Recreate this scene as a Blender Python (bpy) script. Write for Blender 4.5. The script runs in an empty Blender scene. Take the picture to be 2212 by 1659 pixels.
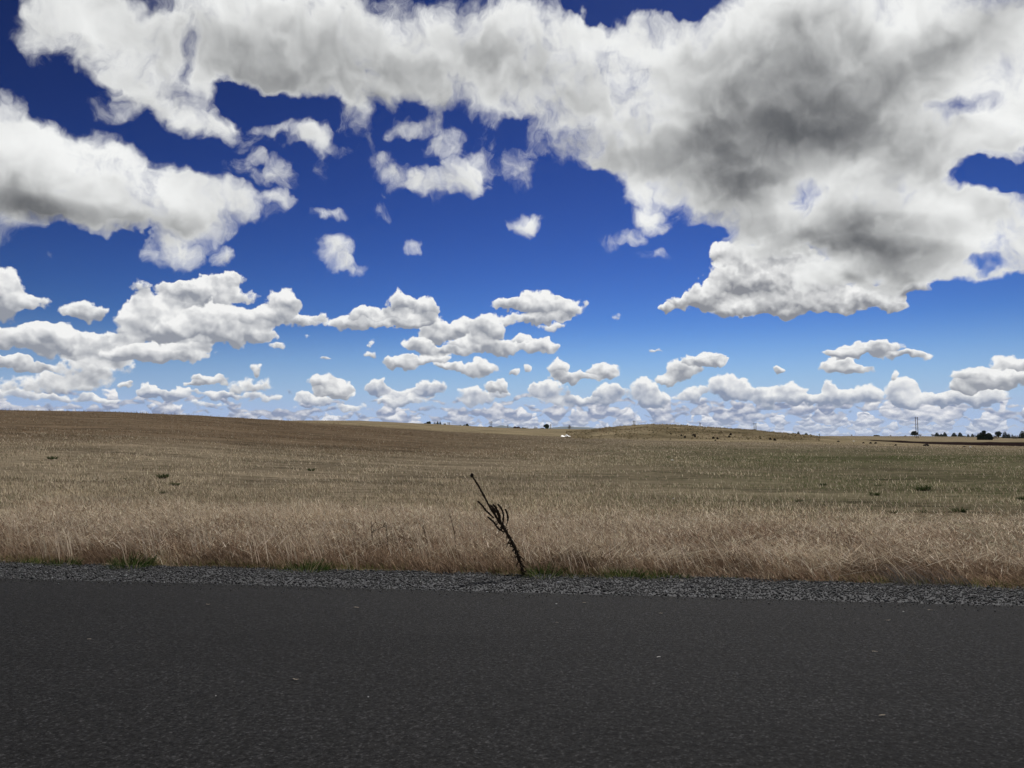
import bpy, math, random
import numpy as np
from mathutils import Vector, Matrix
PITCH = 3.8
SUN_EL = math.radians(48); SUN_AZ = math.radians(14); SUN_E = 4.3
HAZE = 2e-5
SKY_STR = 0.10; SKY_GAM = 2.9; SKY_MUL = (.0125, .0102, .0099); CLOUD = 0.95
# ----------------------------------------------------------------- sky
class X:
    """A socket (or number) of a shader node tree with arithmetic."""
    T = None
    def __init__(s, v): s.v = v
    @staticmethod
    def put(inp, v):
        v = v.v if isinstance(v, X) else v
        if isinstance(v, (int, float)):
            if inp.type == 'VECTOR': inp.default_value = (v, v, v)
            elif inp.type == 'RGBA': inp.default_value = (v, v, v, 1)
            else: inp.default_value = v
        elif isinstance(v, tuple): inp.default_value = v
        else: X.T.links.new(v, inp)
    @staticmethod
    def m(op, *a, clamp=False):
        n = X.T.nodes.new('ShaderNodeMath'); n.operation = op
        for i, v in enumerate(a): X.put(n.inputs[i], v)
        r = X(n.outputs[0])
        if clamp: r = X.m('MINIMUM', X.m('MAXIMUM', r, 0.0), 1.0)   # no Clamp nodes: they break the evaluation order
        return r
    @staticmethod
    def vm(op, *a, out=0):
        n = X.T.nodes.new('ShaderNodeVectorMath'); n.operation = op
        for i, v in enumerate(a):
            X.put(n.inputs['Scale'] if (op == 'SCALE' and i == 1) else n.inputs[i], v)
        return X(n.outputs[out])
    def __add__(a, b): return X.m('ADD', a, b)
    __radd__ = __add__
    def __sub__(a, b): return X.m('SUBTRACT', a, b)
    def __rsub__(a, b): return X.m('SUBTRACT', b, a)
    def __mul__(a, b): return X.m('MULTIPLY', a, b)
    __rmul__ = __mul__
    def __truediv__(a, b): return X.m('DIVIDE', a, b)
def ss(x, lo, hi, a=0.0, b=1.0, kind='SMOOTHSTEP'):
    n = X.T.nodes.new('ShaderNodeMapRange'); n.interpolation_type = kind; n.clamp = True
    for k, v in zip(('Value', 'From Min', 'From Max', 'To Min', 'To Max'), (x, lo, hi, a, b)): X.put(n.inputs[k], v)
    return X(n.outputs[0])
def lin(x, lo, hi):
    return X.m('MULTIPLY_ADD', x, 1 / (hi - lo), -lo / (hi - lo), clamp=True)
def noise(p, scale, detail=4, rough=.5, lac=2.0, dist=0.0, dim='2D', color=False, typ='FBM'):
    n = X.T.nodes.new('ShaderNodeTexNoise'); n.noise_dimensions = dim; n.noise_type = typ
    try: n.normalize = True
    except Exception: pass
    X.put(n.inputs['Vector'], p)
    for k, v in (('Scale', scale), ('Detail', detail), ('Roughness', rough), ('Lacunarity', lac), ('Distortion', dist)): X.put(n.inputs[k], v)
    return X(n.outputs[1 if color else 0])
def comb(x, y, z=0.0):
    n = X.T.nodes.new('ShaderNodeCombineXYZ')
    for i, v in enumerate((x, y, z)): X.put(n.inputs[i], v)
    return X(n.outputs[0])
def sep(v):
    n = X.T.nodes.new('ShaderNodeSeparateXYZ'); X.put(n.inputs[0], v)
    return [X(o) for o in n.outputs]
def mix(f, a, b):
    n = X.T.nodes.new('ShaderNodeMix'); n.data_type = 'RGBA'
    X.put(n.inputs[0], f)
    for i, c in ((6, a), (7, b)):
        if isinstance(c, tuple): n.inputs[i].default_value = (*c, 1)
        else: X.put(n.inputs[i], c)
    return X(n.outputs[2])
def bearing(X_, Y_):
    """photo measurements (in a 2212 wide print) -> azimuth, elevation in radians; the
    lens is 769 px long in a 1024 px frame and looked 3.8 degrees up"""
    u = (X_ / 2.1602 - 512) / 769.0; v = (384 - Y_ / 2.1602) / 769.0
    p = math.radians(PITCH)
    y = math.cos(p) - v * math.sin(p); z = math.sin(p) + v * math.cos(p)
    return math.atan2(u, y), math.atan2(z, math.hypot(u, y))
def blob(b):
    a, e = bearing(b[0], b[1]); k = 1 / 2.1602 / 769
    c = math.cos(e)
    return (a, e, b[2] * k * c, b[3] * k * c, b[4] if len(b) > 4 else 1.0)
def field(p, blobs):
    """sum over ellipses of w*(x, y, 1), w falling from 1 at the centre to 0 at the rim"""
    outer = X.T
    G = bpy.data.node_groups.new('cloud field', 'ShaderNodeTree'); X.T = G
    G.interface.new_socket('P', in_out='INPUT', socket_type='NodeSocketVector')
    G.interface.new_socket('F', in_out='OUTPUT', socket_type='NodeSocketVector')
    gi = G.nodes.new('NodeGroupInput'); go = G.nodes.new('NodeGroupOutput')
    q = X(gi.outputs[0]); acc = None
    for (a, e, rx, ry, s) in blobs:
        V = X.vm('MULTIPLY_ADD', q, (1 / rx, 1 / ry, 0.0), (-a / rx, -e / ry, 1.0))
        w = X.m('MAXIMUM', X.m('SUBTRACT', 2.0, X.vm('DOT_PRODUCT', V, V, out=1)), 0.0)
        if s != 1.0: w = w * s
        acc = X.vm('SCALE', V, w) if acc is None else X.vm('ADD', acc, X.vm('SCALE', V, w))
    X.put(go.inputs[0], acc); X.T = outer
    n = outer.nodes.new('ShaderNodeGroup'); n.node_tree = G; X.put(n.inputs[0], p)
    return X(n.outputs[0])

BIG = [(1420,560,50,18,.3),(990,340,90,30,.35),(760,210,120,60,.35),(700,330,20,60,.35),(565,335,30,22,.35),(250,240,60,24,.35),(70,30,60,80,.4),(20,210,50,60,.35),(600,430,40,22,.4),(2150,300,90,50,.5),(1120,350,50,60,.5),(60,60,60,60,.45),(110,110,70,60,.45),(520,270,90,30,.5),(640,280,60,30,.45),(790,280,30,60,.45),(900,265,70,40,.4),(575,385,30,22,.3),(1060,300,50,40,.4),(1300,520,60,30,.25),(1210,410,60,30,.4),(30,500,60,30,.3),(2100,560,140,40,.9),(1780,600,60,40,.6),(150,10,120,70),(230,75,140,90),(330,130,150,110),(400,205,130,80),(470,55,180,110),(450,262,80,45),(560,120,100,60),(500,300,60,22,.5),(590,268,60,18,.5),
 (660,50,200,120),(640,150,130,80),(800,90,230,130),(1000,110,230,130),(1190,120,200,160),(1250,250,150,130),(1350,160,200,150),(1400,290,170,130),
 (1320,350,80,60),(1080,220,90,60),(800,200,100,50,.7),(760,240,50,60,.45),(930,215,60,50,.6),
 (1600,130,220,140),(1600,250,220,160),(1600,400,180,110),(1800,60,260,120),(1850,250,240,190),(1880,400,250,120),(2060,70,230,150),(2100,230,200,100),
 (1700,490,150,70),(1960,480,180,90),(2150,490,150,90),(1980,560,220,70),(2190,200,120,120),(1480,330,110,110),
 (1385,420,75,75,.9),(1400,480,60,35,.6),(1370,522,35,20,.5),
 (60,360,150,100),(180,375,170,95),(320,410,160,85),(450,440,120,72),(90,430,150,60),(250,460,180,45),(10,270,50,80,.8),(560,450,60,40,.4),
 (375,545,65,32,.9),(480,555,32,35,.55),(510,350,60,30,.35),(400,510,70,30,.4),(118,565,25,18,.4),
 (615,365,34,48,.65),(685,285,38,45,.55),(705,455,55,24,.8),(820,450,50,40,.7),(870,400,60,45,.85),(940,405,60,45,.9),(1010,385,55,50,.85),(1055,345,40,35,.6),(840,360,70,38,.5),(980,310,60,35,.35),
 (1130,480,45,32,.8),(1160,470,28,25,.5),(892,540,32,18,.75),(720,550,50,45,1),(752,580,42,25,.8),(740,320,50,20,.35),(870,290,50,20,.35),
 (2040,590,130,35),]
HOLE = [(1390,-5,210,62),(1290,10,70,40,.7),(1490,15,70,40,.7),(2150,380,110,32),(412,105,34,55,.55),(475,205,45,50,.6),(570,210,110,34,.75),(2090,225,80,26,.45),(700,232,50,30,.5),(900,250,60,24,.5),(1515,505,50,34,.7),(2105,578,50,18,.6),(1300,395,60,26,.4),(230,150,40,60,.3),(130,90,50,40,.35)]
DARK = [(850,150,460,130,.75),(560,130,200,100,.45),(250,120,320,170,.30),(1180,300,140,90,.35),(1620,170,210,130,.65),(1850,220,260,150,.95),(1620,340,300,90,.65),(1640,250,220,110,.4),
 (1560,440,190,85,.9),(1800,505,270,75,.8),(1890,562,200,42,1.1),(1980,500,160,50,.5),(2010,110,180,90,.5),(1740,90,160,90,.6),(230,480,290,50,.75),(40,440,140,55,.45),(1400,345,140,70,.35),(2180,60,130,90,.5),(2180,430,70,40,.45),(2000,350,130,80,.4),(640,480,120,30,.3)]
LIGHT = [(1850,640,90,30,.5),(2050,610,140,30,.6),(2130,500,120,50,.4),(1385,430,70,70,.4),(1200,40,200,60,.5),(1350,100,180,60,.4),(1800,340,170,45,.5),(1880,370,50,25,.5),(1700,410,60,30,.5),(1960,60,90,50,.6),(2100,260,140,90,.4),(2080,440,140,60,.5),(1930,470,25,20,.6),(150,330,240,50,.4),(320,400,140,50,.3)]
FLUFF = [(1570,545,50,30,.9),(1640,552,80,40),(1710,560,70,40),(1590,600,80,50),(1670,610,90,50),(1760,610,80,45),(1530,640,60,34),(1620,660,110,30),(1720,655,90,34),(1480,655,45,20,.9),(1800,650,60,30),(1870,640,60,30),(1925,655,34,24,.9),(1830,668,40,14,.6),(1950,620,60,24,.8),(1440,668,24,10,.7)]
LOW = [(1190,852,62,24),(1165,842,30,16),(1320,853,48,22),(1390,852,42,28),(1420,868,50,18),(1490,855,45,20),(1560,838,55,28),(1610,852,50,22),(1660,862,40,18),(1710,852,45,22),(1750,866,60,14),(1795,840,28,16,.8),(1800,860,50,18),(1870,858,50,24),(1950,850,36,26),(1975,866,50,16),(2040,866,40,14),(2110,860,90,20),
 (360,852,80,12),(320,845,26,14),(470,855,60,10,.8),(560,858,60,12,.8),(680,866,55,14),(810,840,34,18),(870,850,60,14),(930,842,50,20),(880,868,80,12),(1030,858,60,20),(1080,850,30,12,.8),(30,850,60,14,.8),(130,862,80,10,.8),(230,868,60,8,.8),(1250,870,90,12),(760,880,60,8,.7),(440,875,90,8,.7)]
MIDA = [(1100,690,60,20,.6),(1190,705,50,14,.5),(300,620,40,22,.45),(470,612,60,28,.55),(400,625,60,25,.9),(505,600,50,20,.5),(530,640,40,20,.5),(180,672,46,22,.85),(330,660,60,30,.8),(655,692,50,20,.85),(748,697,55,20,.9),(690,680,24,12,.5),
 (150,740,120,35,.85),(60,725,110,28),(230,755,80,40,.7),(190,800,110,30,.5),(100,830,140,24,.55),
 (440,640,90,42),(360,700,110,60),
 (940,715,45,40),(1000,712,50,30),(1130,738,40,20),(1180,745,26,24),(1070,835,34,18),(798,765,16,10,.6),(800,745,10,10,.5),(1110,808,16,14,.8),(1138,795,14,20,.8),
 (1475,800,48,30),(1440,820,34,18),(1932,810,10,20,.55),(2190,790,45,26),(1412,758,24,7,.5),(1325,680,20,14,.4),(545,835,70,22,.5),(555,795,14,18,.5),(735,850,40,14),
 (600,745,30,12,.6),(700,778,20,8,.5),(660,728,12,8,.5)]
MIDB = [(12,635,40,60),(55,650,50,16,.7),(610,655,42,36),(585,685,55,30),(560,715,40,22,.8),
 (475,690,90,40),(510,722,100,26),(420,712,80,30),(370,760,100,22),(300,765,90,20),(420,745,50,16),
 (60,790,80,14),(20,780,60,14),
 (865,655,42,32),(918,665,36,32),(800,680,60,24),(880,690,80,20),(835,700,110,12),
 (1165,655,75,30),(1220,665,56,28),(1095,658,50,18,.9),(1160,688,100,16),
 (1050,710,48,36),(1020,745,70,26),(1080,750,70,20),(905,745,45,22),(960,758,60,14),(1165,748,50,22),
 (870,782,50,18),(930,775,50,14),(960,790,30,8),(1035,795,52,22),(990,792,30,14),
 (1205,795,26,26),(1225,815,44,16),(1300,800,46,20),(1265,815,30,10),
 (1525,776,52,20),(1545,785,34,12),
 (1880,752,70,18),(1820,765,50,12),(1960,766,56,10,.9),(1815,792,44,18),(1850,798,40,10),(1685,798,18,7,.7),
 (2110,812,55,26),(2170,822,70,20),(2100,835,60,14),
 (700,822,38,26),(735,838,34,20),(715,845,50,14),(450,820,48,13),(420,830,30,7),(270,832,18,7,.6)]

def build_world():
    w = bpy.data.worlds.new('World'); bpy.context.scene.world = w; w.use_nodes = True
    T = w.node_tree; T.nodes.clear(); X.T = T
    tc = T.nodes.new('ShaderNodeTexCoord'); D = X(tc.outputs['Generated'])
    x, y, z = sep(D)
    az = X.m('ARCTAN2', x, y); el = X.m('ARCSINE', z)
    p0 = comb(az, el, 0.0)
    # clear sky
    sky = T.nodes.new('ShaderNodeTexSky'); sky.sky_type = 'NISHITA'; sky.sun_disc = False
    sky.sun_elevation = SUN_EL; sky.sun_rotation = SUN_AZ
    sky.altitude = 700; sky.air_density = 1.0; sky.dust_density = 0.3; sky.ozone_density = 3.5
    # the phone's deep, contrasty rendering of the blue
    hs = T.nodes.new('ShaderNodeGamma'); X.T.links.new(sky.outputs[0], hs.inputs['Color']); hs.inputs['Gamma'].default_value = SKY_GAM
    clear = X.vm('MINIMUM', X.vm('MULTIPLY', X(hs.outputs[0]), SKY_MUL), tuple(CLOUD / SKY_STR * c for c in (.55, .68, .9)))
    elp = X.m('MAXIMUM', el, 0.0)

    def bg(col):
        n = T.nodes.new('ShaderNodeBackground'); n.inputs['Strength'].default_value = SKY_STR
        X.put(n.inputs['Color'], col); return n.outputs[0]
    def mixs(f, a, b):
        n = T.nodes.new('ShaderNodeMixShader'); X.put(n.inputs[0], f)
        T.links.new(a, n.inputs[1]); T.links.new(b, n.inputs[2]); return n.outputs[0]

    K = CLOUD / SKY_STR
    WHITE = tuple(K * c for c in (1.0, .995, .98))
    def vor(p, scale, detail=2, rough=.5):
        n = T.nodes.new('ShaderNodeTexVoronoi'); n.voronoi_dimensions = '2D'; n.feature = 'SMOOTH_F1'; n.normalize = True
        X.put(n.inputs['Vector'], p)
        for k, v in (('Scale', scale), ('Detail', detail), ('Roughness', rough), ('Smoothness', .35)): X.put(n.inputs[k], v)
        return X(n.outputs['Distance'])
    # ---- far rows of fair weather cumulus, back to front
    def rows(base, pv, haze_c):
        col = base
        # (base elevation, height, horizontal frequency, coverage threshold)
        R = [(.000,.006,80,.36),(.0065,.009,56,.37),(.014,.012,34,.40),(.022,.016,26,.42),(.031,.019,21,.46),(.041,.020,18,.53)]
        pj = X.vm('ADD', pv, X.vm('MULTIPLY_ADD', noise(pv, 90, 2, .5, color=True), (.007, .004, 0), (-.0035, -.002, 0)))
        pa = vor(X.vm('MULTIPLY', pj, (1.0, 2.0, 0.0)), 78, 2, .5)
        pb = vor(X.vm('MULTIPLY', pj, (1.0, 1.6, 0.0)), 50, 2, .5)
        pbu = vor(X.vm('ADD', X.vm('MULTIPLY', pj, (1.0, 1.6, 0.0)), (.0004, .0060, 0)), 50, 1, .5)
        pau = vor(X.vm('ADD', X.vm('MULTIPLY', pj, (1.0, 2.0, 0.0)), (.0002, .0040, 0)), 78, 1, .5)
        nn = noise(pv, 120, 3, .6)
        ra = (pau - pa) * 2.6; rb = (pbu - pb) * 2.6
        side = ss(az, -.35, .15, .035, 0.0)      # thinner on the left
        for k, (b, h, f, th) in enumerate(R):
            px = X.vm('MULTIPLY_ADD', pv, (1.0, .6, 0.0), (3.7 * k + 1.3, 7.1 * k, 0.0))
            n1 = noise(px, f, 2.0, .55)
            cov = ss(n1 - side, th + .04, th + .26)
            hh = X.m('DIVIDE', X.m('SUBTRACT', el + n1 * h * 2.2, b + h * 1.1), h)          # 0 base .. 1 top
            v = (pa if k < 3 else pb)
            puffk = (.42 - v) * 2.2 + .25 + (nn - .5) * .55
            top = cov * 1.30 + puffk * .48 + .00 - X.m('MAXIMUM', hh, 0.0) * .95
            bot = ss(hh, -.30, .05)
            d = top * bot
            al = ss(d, .10, .28)
            lit = X.m('ADD', lin(hh, .05, .9) * .72 + .02, puffk * .25 + (ra if k < 3 else rb) * .7, clamp=True)
            sh = mix(lit, (K * .22, K * .27, K * .42), (K * .97, K * .95, K * .94))
            hz = [.36, .22, .14, .08, .04, .02][k]
            sh = mix(hz, sh, haze_c)
            col = mix(al, col, sh)
        return col
    # ---- cumulus bodies standing by themselves
    def body(col, blobs, pw, puff, puff_up, fine, amp, thr, soft, k_h, k_r, shade, white):
        fx, fy, fw = sep(field(pw, blobs))
        d = X.m('MINIMUM', fw, 1.1) + (puff - .5) * amp + (fine - .5) * .55 - thr
        al = ss(d, 0.0, soft) * ss(fw, 0.0, .2)
        hgt = fy / X.m('MAXIMUM', fw, .30)
        lit = .50 + hgt * k_h + (puff - puff_up) * k_r + (fine - .5) * .25 + ss(d, 0.0, .5, .25, 0.0)
        lit = X.m('MINIMUM', X.m('MAXIMUM', lit, 0.0), 1.0)
        return mix(al, col, mix(lit, shade, white))

    def warp(freqs, amps, p, seed):
        q = p
        for f, a in zip(freqs, amps):
            nz = noise(X.vm('ADD', p, (seed, seed * .7, 0.0)), f, 2.5, .55, color=True)
            v = X.vm('MULTIPLY_ADD', nz, (a, a, 0.0), (-a / 2, -a / 2, 0.0))
            q = X.vm('ADD', q, v)
        return q

    top_edge = .215
    bb = [blob(b) for b in BIG]; hb = [blob(b) for b in HOLE]; mb = None
    db = [blob(b) for b in DARK]; lb = [blob(b) for b in LIGHT]

    # ===== low tile
    haze_c = tuple(K * c for c in (.34, .49, .84))
    pw_low = warp((45,), (.020,), p0, 3.1)
    lowbase = mix(ss(el, .0, .15, .92, 0), clear, haze_c)
    low = rows(lowbase, p0, haze_c)
    pj2 = X.vm('ADD', p0, X.vm('MULTIPLY_ADD', noise(p0, 50, 4, .65, color=True), (.016, .013, 0), (-.008, -.0065, 0)))
    fine = noise(p0, 90, 4, .6)
    puff_m = 1.0 - vor(pj2, 38, 2, .5); puff_mu = 1.0 - vor(X.vm('ADD', pj2, (.0020, .0050, 0.0)), 38, 1, .5)
    soft_m = noise(p0, 22, 3, .5); soft_mu = noise(X.vm('ADD', p0, (.003, .008, 0.0)), 22, 2, .5)
    pm = puff_m * .55 + soft_m * .45; pmu = puff_mu * .55 + soft_mu * .45
    def mid(col, blobs, shade=(.30, .32, .37), amp=1.15, thr=.38):
        return body(col, blobs, pw_low, pm, pmu, fine, amp, thr, .24, 1.0, 2.8,
                    tuple(K * c for c in shade), (K * .96, K * .96, K * .95))
    def split(bl, lo, hi):
        # a hair of difference keeps the renderer from merging the two bands' nodes (it would run out of stack)
        k = 1.0 if lo < 0 else 1.00002
        return [(b[0], b[1], b[2] * k, b[3] * k, b[4]) for b in bl if b[1] + b[3] + .03 > lo and b[1] - b[3] - .03 < hi]
    # ===== big clouds
    def big(col, lo, hi):
        pw = warp((7, 19, 55), (.055, .034, .013), p0, 1.7)
        pf1 = noise(pw, 9, 8, .62)
        fil = noise(X.vm('MULTIPLY', pw, (1.0, .8, 0.0)), 26, 6, .64)
        sm = noise(pw, 8, 3.0, .48); smu = noise(X.vm('ADD', pw, (.006, .018, 0.0)), 8, 3.0, .48)
        lo_n = noise(pw, 3.5, 2.0, .5)
        fx, fy, fw = sep(field(pw, split(bb, lo, hi)))
        H = split(hb, lo, hi)
        fw2 = X.m('MINIMUM', fw, 1.06)
        if H: fw2 = fw2 - sep(field(pw, H))[2] * 1.25
        dk = sep(field(warp((7,), (.055,), p0, 5.2), split(db, lo, hi)))[2] if split(db, lo, hi) else X(0.0)
        d = fw2 + (pf1 - .5) * 1.95 + (fil - .5) * 1.2 - .36
        d = d + ss(dk, .15, .8, 0.0, .38) + ss(az, .02, .25, 0.0, .12)
        al = ss(d, -.20, .80) * ss(fw, 0.0, .2)
        lt = sep(field(pw, split(lb, lo, hi)))[2] if split(lb, lo, hi) else X(0.0)
        hgt = fy / X.m('MAXIMUM', fw, .3)
        # thin cloud is bright, thick cloud lets less of the sun through
        body_l = .72 + (pm - pmu) * ss(d, .15, .9, .9, .15) + hgt * .24 - dk * .43 + lt * .30 + (sm - smu) * 1.5 + (fil - .5) * ss(dk, .2, .9, 0.0, .35) + (lo_n - .5) * .4 + (fil - .5) * .10 + ss(d, .0, .55, .16, 0.0) - ss(d, .45, 1.4, 0.0, .20)
        lit = ss(body_l, -.42, 1.06)
        cc = mix(lit, (K * .10, K * .105, K * .115), (K * .95, K * .96, K * .95))
        return mix(al, col, cc)

    lw = [blob((b[0], b[1] - b[3] * .2, b[2] * .92, b[3] * 1.3) + tuple(b[4:])) for b in LOW]; ma = [blob(b) for b in MIDA]; mbb = [blob(b) for b in MIDB]
    low = mid(low, lw, (.24, .29, .41), 1.55, .56)
    low = mid(low, split(ma, -1, top_edge))
    low = mid(low, split(mbb, -1, top_edge))
    fb = [blob(b) for b in FLUFF]
    low = mid(low, split(fb, -1, top_edge), (.26, .27, .30), 1.1, .34)
    low = big(low, -1, top_edge)
    high = mid(clear, split(ma, top_edge, 9))
    high = mid(high, split(fb, top_edge, 9), (.26, .27, .30), 1.1, .34)
    high = big(high, top_edge, 9)
    # all other directions: the same weather, placed by noise alone
    g1 = noise(p0, 4, 8, .55); g1u = noise(X.vm('ADD', p0, (.01, .03, 0.0)), 4, 5, .55)
    ga = ss(g1, .47, .58) * ss(elp, .02, .2)
    gl = X.m('ADD', (g1 - g1u) * 2.5, .72, clamp=True)
    gen = mix(ga, clear, mix(gl, (K * .25, K * .26, K * .29), (K * .95, K * .95, K * .93)))
    front = mixs(X.m('GREATER_THAN', el, top_edge), bg(low), bg(high))
    wide = X.m('MULTIPLY', ss(X.m('ABSOLUTE', az), .80, .95), 1.0)
    allr = mixs(wide, front, bg(gen))
    grd = bg(tuple(K * c for c in (.10, .085, .06)) + (1.0,))
    allr = mixs(X.m('LESS_THAN', z, -0.002), allr, grd)
    out = T.nodes.new('ShaderNodeOutputWorld'); T.links.new(allr, out.inputs[0])
    w.cycles.sampling_method = 'MANUAL'; w.cycles.sample_map_resolution = 256
def build_camera():
    cd = bpy.data.cameras.new('camera'); cam = bpy.data.objects.new('camera', cd)
    bpy.context.scene.collection.objects.link(cam)
    cd.sensor_width = 36; cd.lens = 36 * 769 / 1024; cd.clip_start = .05; cd.clip_end = 60000
    cam.location = (0, 0, 1.6); cam.rotation_euler = (math.radians(90 + PITCH), 0, 0)
    s = bpy.context.scene; s.camera = cam
    s.view_settings.view_transform = 'Standard'; s.view_settings.look = 'None'
    s.view_settings.gamma = 1; s.view_settings.exposure = 0
# ----------------------------------------------------------------- helpers
C = None
rng = np.random.default_rng(7)
YAW = math.radians(7.7); CN, SN = math.cos(YAW), math.sin(YAW)
ROAD_N, VERGE_N = 7.90, 9.24            # far edge of the asphalt, start of the grass, metres from the viewer
F_SRC = 769 * 3.0                         # lens in pixels of the 3072 wide photograph
HY = 384 * 3 + math.tan(math.radians(PITCH)) * F_SRC   # true horizon row
def along(x, y): return x * CN - y * SN
def across(x, y): return x * SN + y * CN
def from_road(s, n): return s * CN + n * SN, -s * SN + n * CN

def _h(ix, iy, seed):
    v = (ix.astype(np.int64) * 374761393 + iy.astype(np.int64) * 668265263 + seed * 1442695041) & 0xffffffff
    v = ((v ^ (v >> 13)) * 1274126177) & 0xffffffff
    return ((v ^ (v >> 16)) & 0xffff) / 65535.0
def vnoise(x, y, seed=0, octv=3, gain=.5):
    x = np.asarray(x, float); y = np.asarray(y, float); s = 0.0; a = 1.0; t = 0.0
    for o in range(octv):
        ix = np.floor(x); iy = np.floor(y); fx = x - ix; fy = y - iy
        fx = fx * fx * (3 - 2 * fx); fy = fy * fy * (3 - 2 * fy)
        v = (_h(ix, iy, seed) * (1 - fx) + _h(ix + 1, iy, seed) * fx) * (1 - fy) + (_h(ix, iy + 1, seed) * (1 - fx) + _h(ix + 1, iy + 1, seed) * fx) * fy
        s = s + v * a; t += a; a *= gain; x = x * 2.03 + 17.1; y = y * 2.03 + 5.7; seed += 1
    return s / t                                   # 0..1
def smooth(x, a, b):
    t = np.clip((x - a) / (b - a), 0, 1); return t * t * (3 - 2 * t)

# terrain: slopes seen along bearings t = x / y
TT  = [-1.3, -.9, -.666, -.51, -.40, -.295, -.20, -.10, 0, .066, .10, .12, .177, .237, .29, .36, .42, .52, .666, 1.3]
R1  = [100, 100, 100, 105, 115, 135, 150, 160, 165, 165, 160, 155, 150, 145, 140, 135, 130, 125, 120, 120]
S1  = [.036, .034, .0325, .030, .0252, .0188, .0130, .0065, .0012, -.0015, -.0035, -.004, -.0056, -.0072, -.0085, -.0105, -.0115, -.013, -.0150, -.016]
S190= [.010, .010, .010, .010, .012, .0155, .0145, .0085, .0040, .0040, .0068, .0100, .0150, .0122, .0086, .0020, -.0040, -.0095, -.0110, -.011]
S260= [.008, .008, .008, .010, .013, .0185, .0188, .0143, .0088, .0080, .0078, .007, .006, .004, .001, -.0020, -.0052, -.0072, -.0078, -.008]
S600= [-.002, -.002, -.002, -.002, 0, .002, .003, .003, .003, .002, .001, 0, -.001, -.001, -.001, -.0016, -.0016, -.0020, -.0036, -.004]
def terrain(x, y):
    x = np.asarray(x, float); y = np.asarray(y, float)
    r = np.maximum(y, .35 * np.hypot(x, y)); r = np.where(r <= 0, .01, r)
    t = np.clip(x / r, -1.3, 1.3)
    def f(tab): return np.interp(t, TT, tab)
    r1 = f(R1)
    pts_r = [np.full_like(t, 14.), r1, np.full_like(t, 195.), np.full_like(t, 265.), np.full_like(t, 600.), np.full_like(t, 900.), np.full_like(t, 3000.), np.full_like(t, 9000.), np.full_like(t, 26000.)]
    pts_z = [0 * t, 1.6 + r1 * f(S1), 1.6 + 195 * f(S190), 1.6 + 265 * f(S260), 1.6 + 600 * f(S600), 1.6 + 900 * (f(S600) * .7), 0 * t - 8, 0 * t - 32, 0 * t - 60]
    z = np.zeros_like(t)
    for k in range(len(pts_r) - 1):
        a, b = pts_r[k], pts_r[k + 1]
        u = np.clip((r - a) / (b - a), 0, 1)
        w = u if k == 0 else u * u * (3 - 2 * u) * .75 + u * .25
        if k == 0: w = np.where(u < .15, u * u / .30, u - .075) / .925
        m = (r >= a)
        z = np.where(m, pts_z[k] + (pts_z[k + 1] - pts_z[k]) * w, z)
    n = across(x, y)
    z = z + (vnoise(x / 7, y / 7, 3, 3) - .5) * .22 * smooth(n, 10, 30) * (1 + smooth(r, 150, 190) * 1.6 * smooth(t, .08, .12))
    z = z + (vnoise(x / 40, y / 40, 9, 2) - .5) * .35 * smooth(r, 40, 120) * smooth(-r, -900, -400)
    z = z + (vnoise(x / .8, y / .8, 5, 2) - .5) * .05 * smooth(n, VERGE_N, VERGE_N + 1) * smooth(-r, -60, -30)
    # small drop at the edge of the carriageway
    z = z - .05 * smooth(n, ROAD_N - .3, ROAD_N) - .05 * smooth(n, VERGE_N - .1, VERGE_N + .6) * smooth(-n, -16, -11) * 1.0
    z = z - .10 * smooth(-n, -VERGE_N - .10, -VERGE_N + .15)
    behind = smooth(-y, -6, 0)
    return z * (1 - behind) + (-.08) * behind
def hit(sx, sy, dist=None):
    """photo pixel (3072 wide) -> point on the terrain; dist overrides the range"""
    u = (sx / 3 - 512) / 769.; v = (384 - sy / 3) / 769.; p = math.radians(PITCH)
    y = math.cos(p) - v * math.sin(p); z = math.sin(p) + v * math.cos(p)
    dx, dy, dz = u / y, 1.0, z / y
    if dist is not None:
        return Vector((dx * dist, dist, float(terrain(dx * dist, dist)))), 1.6 + dz * dist
    ys = np.concatenate([np.arange(3, 60, .02), np.geomspace(60, 3000, 6000)])
    g = terrain(dx * ys, ys) - (1.6 + dz * ys)
    k = np.argmax(g > 0) if (g > 0).any() else len(ys) - 1
    yy = float(ys[k]); return Vector((dx * yy, yy, float(terrain(dx * yy, yy)))), 1.6 + dz * yy

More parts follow.
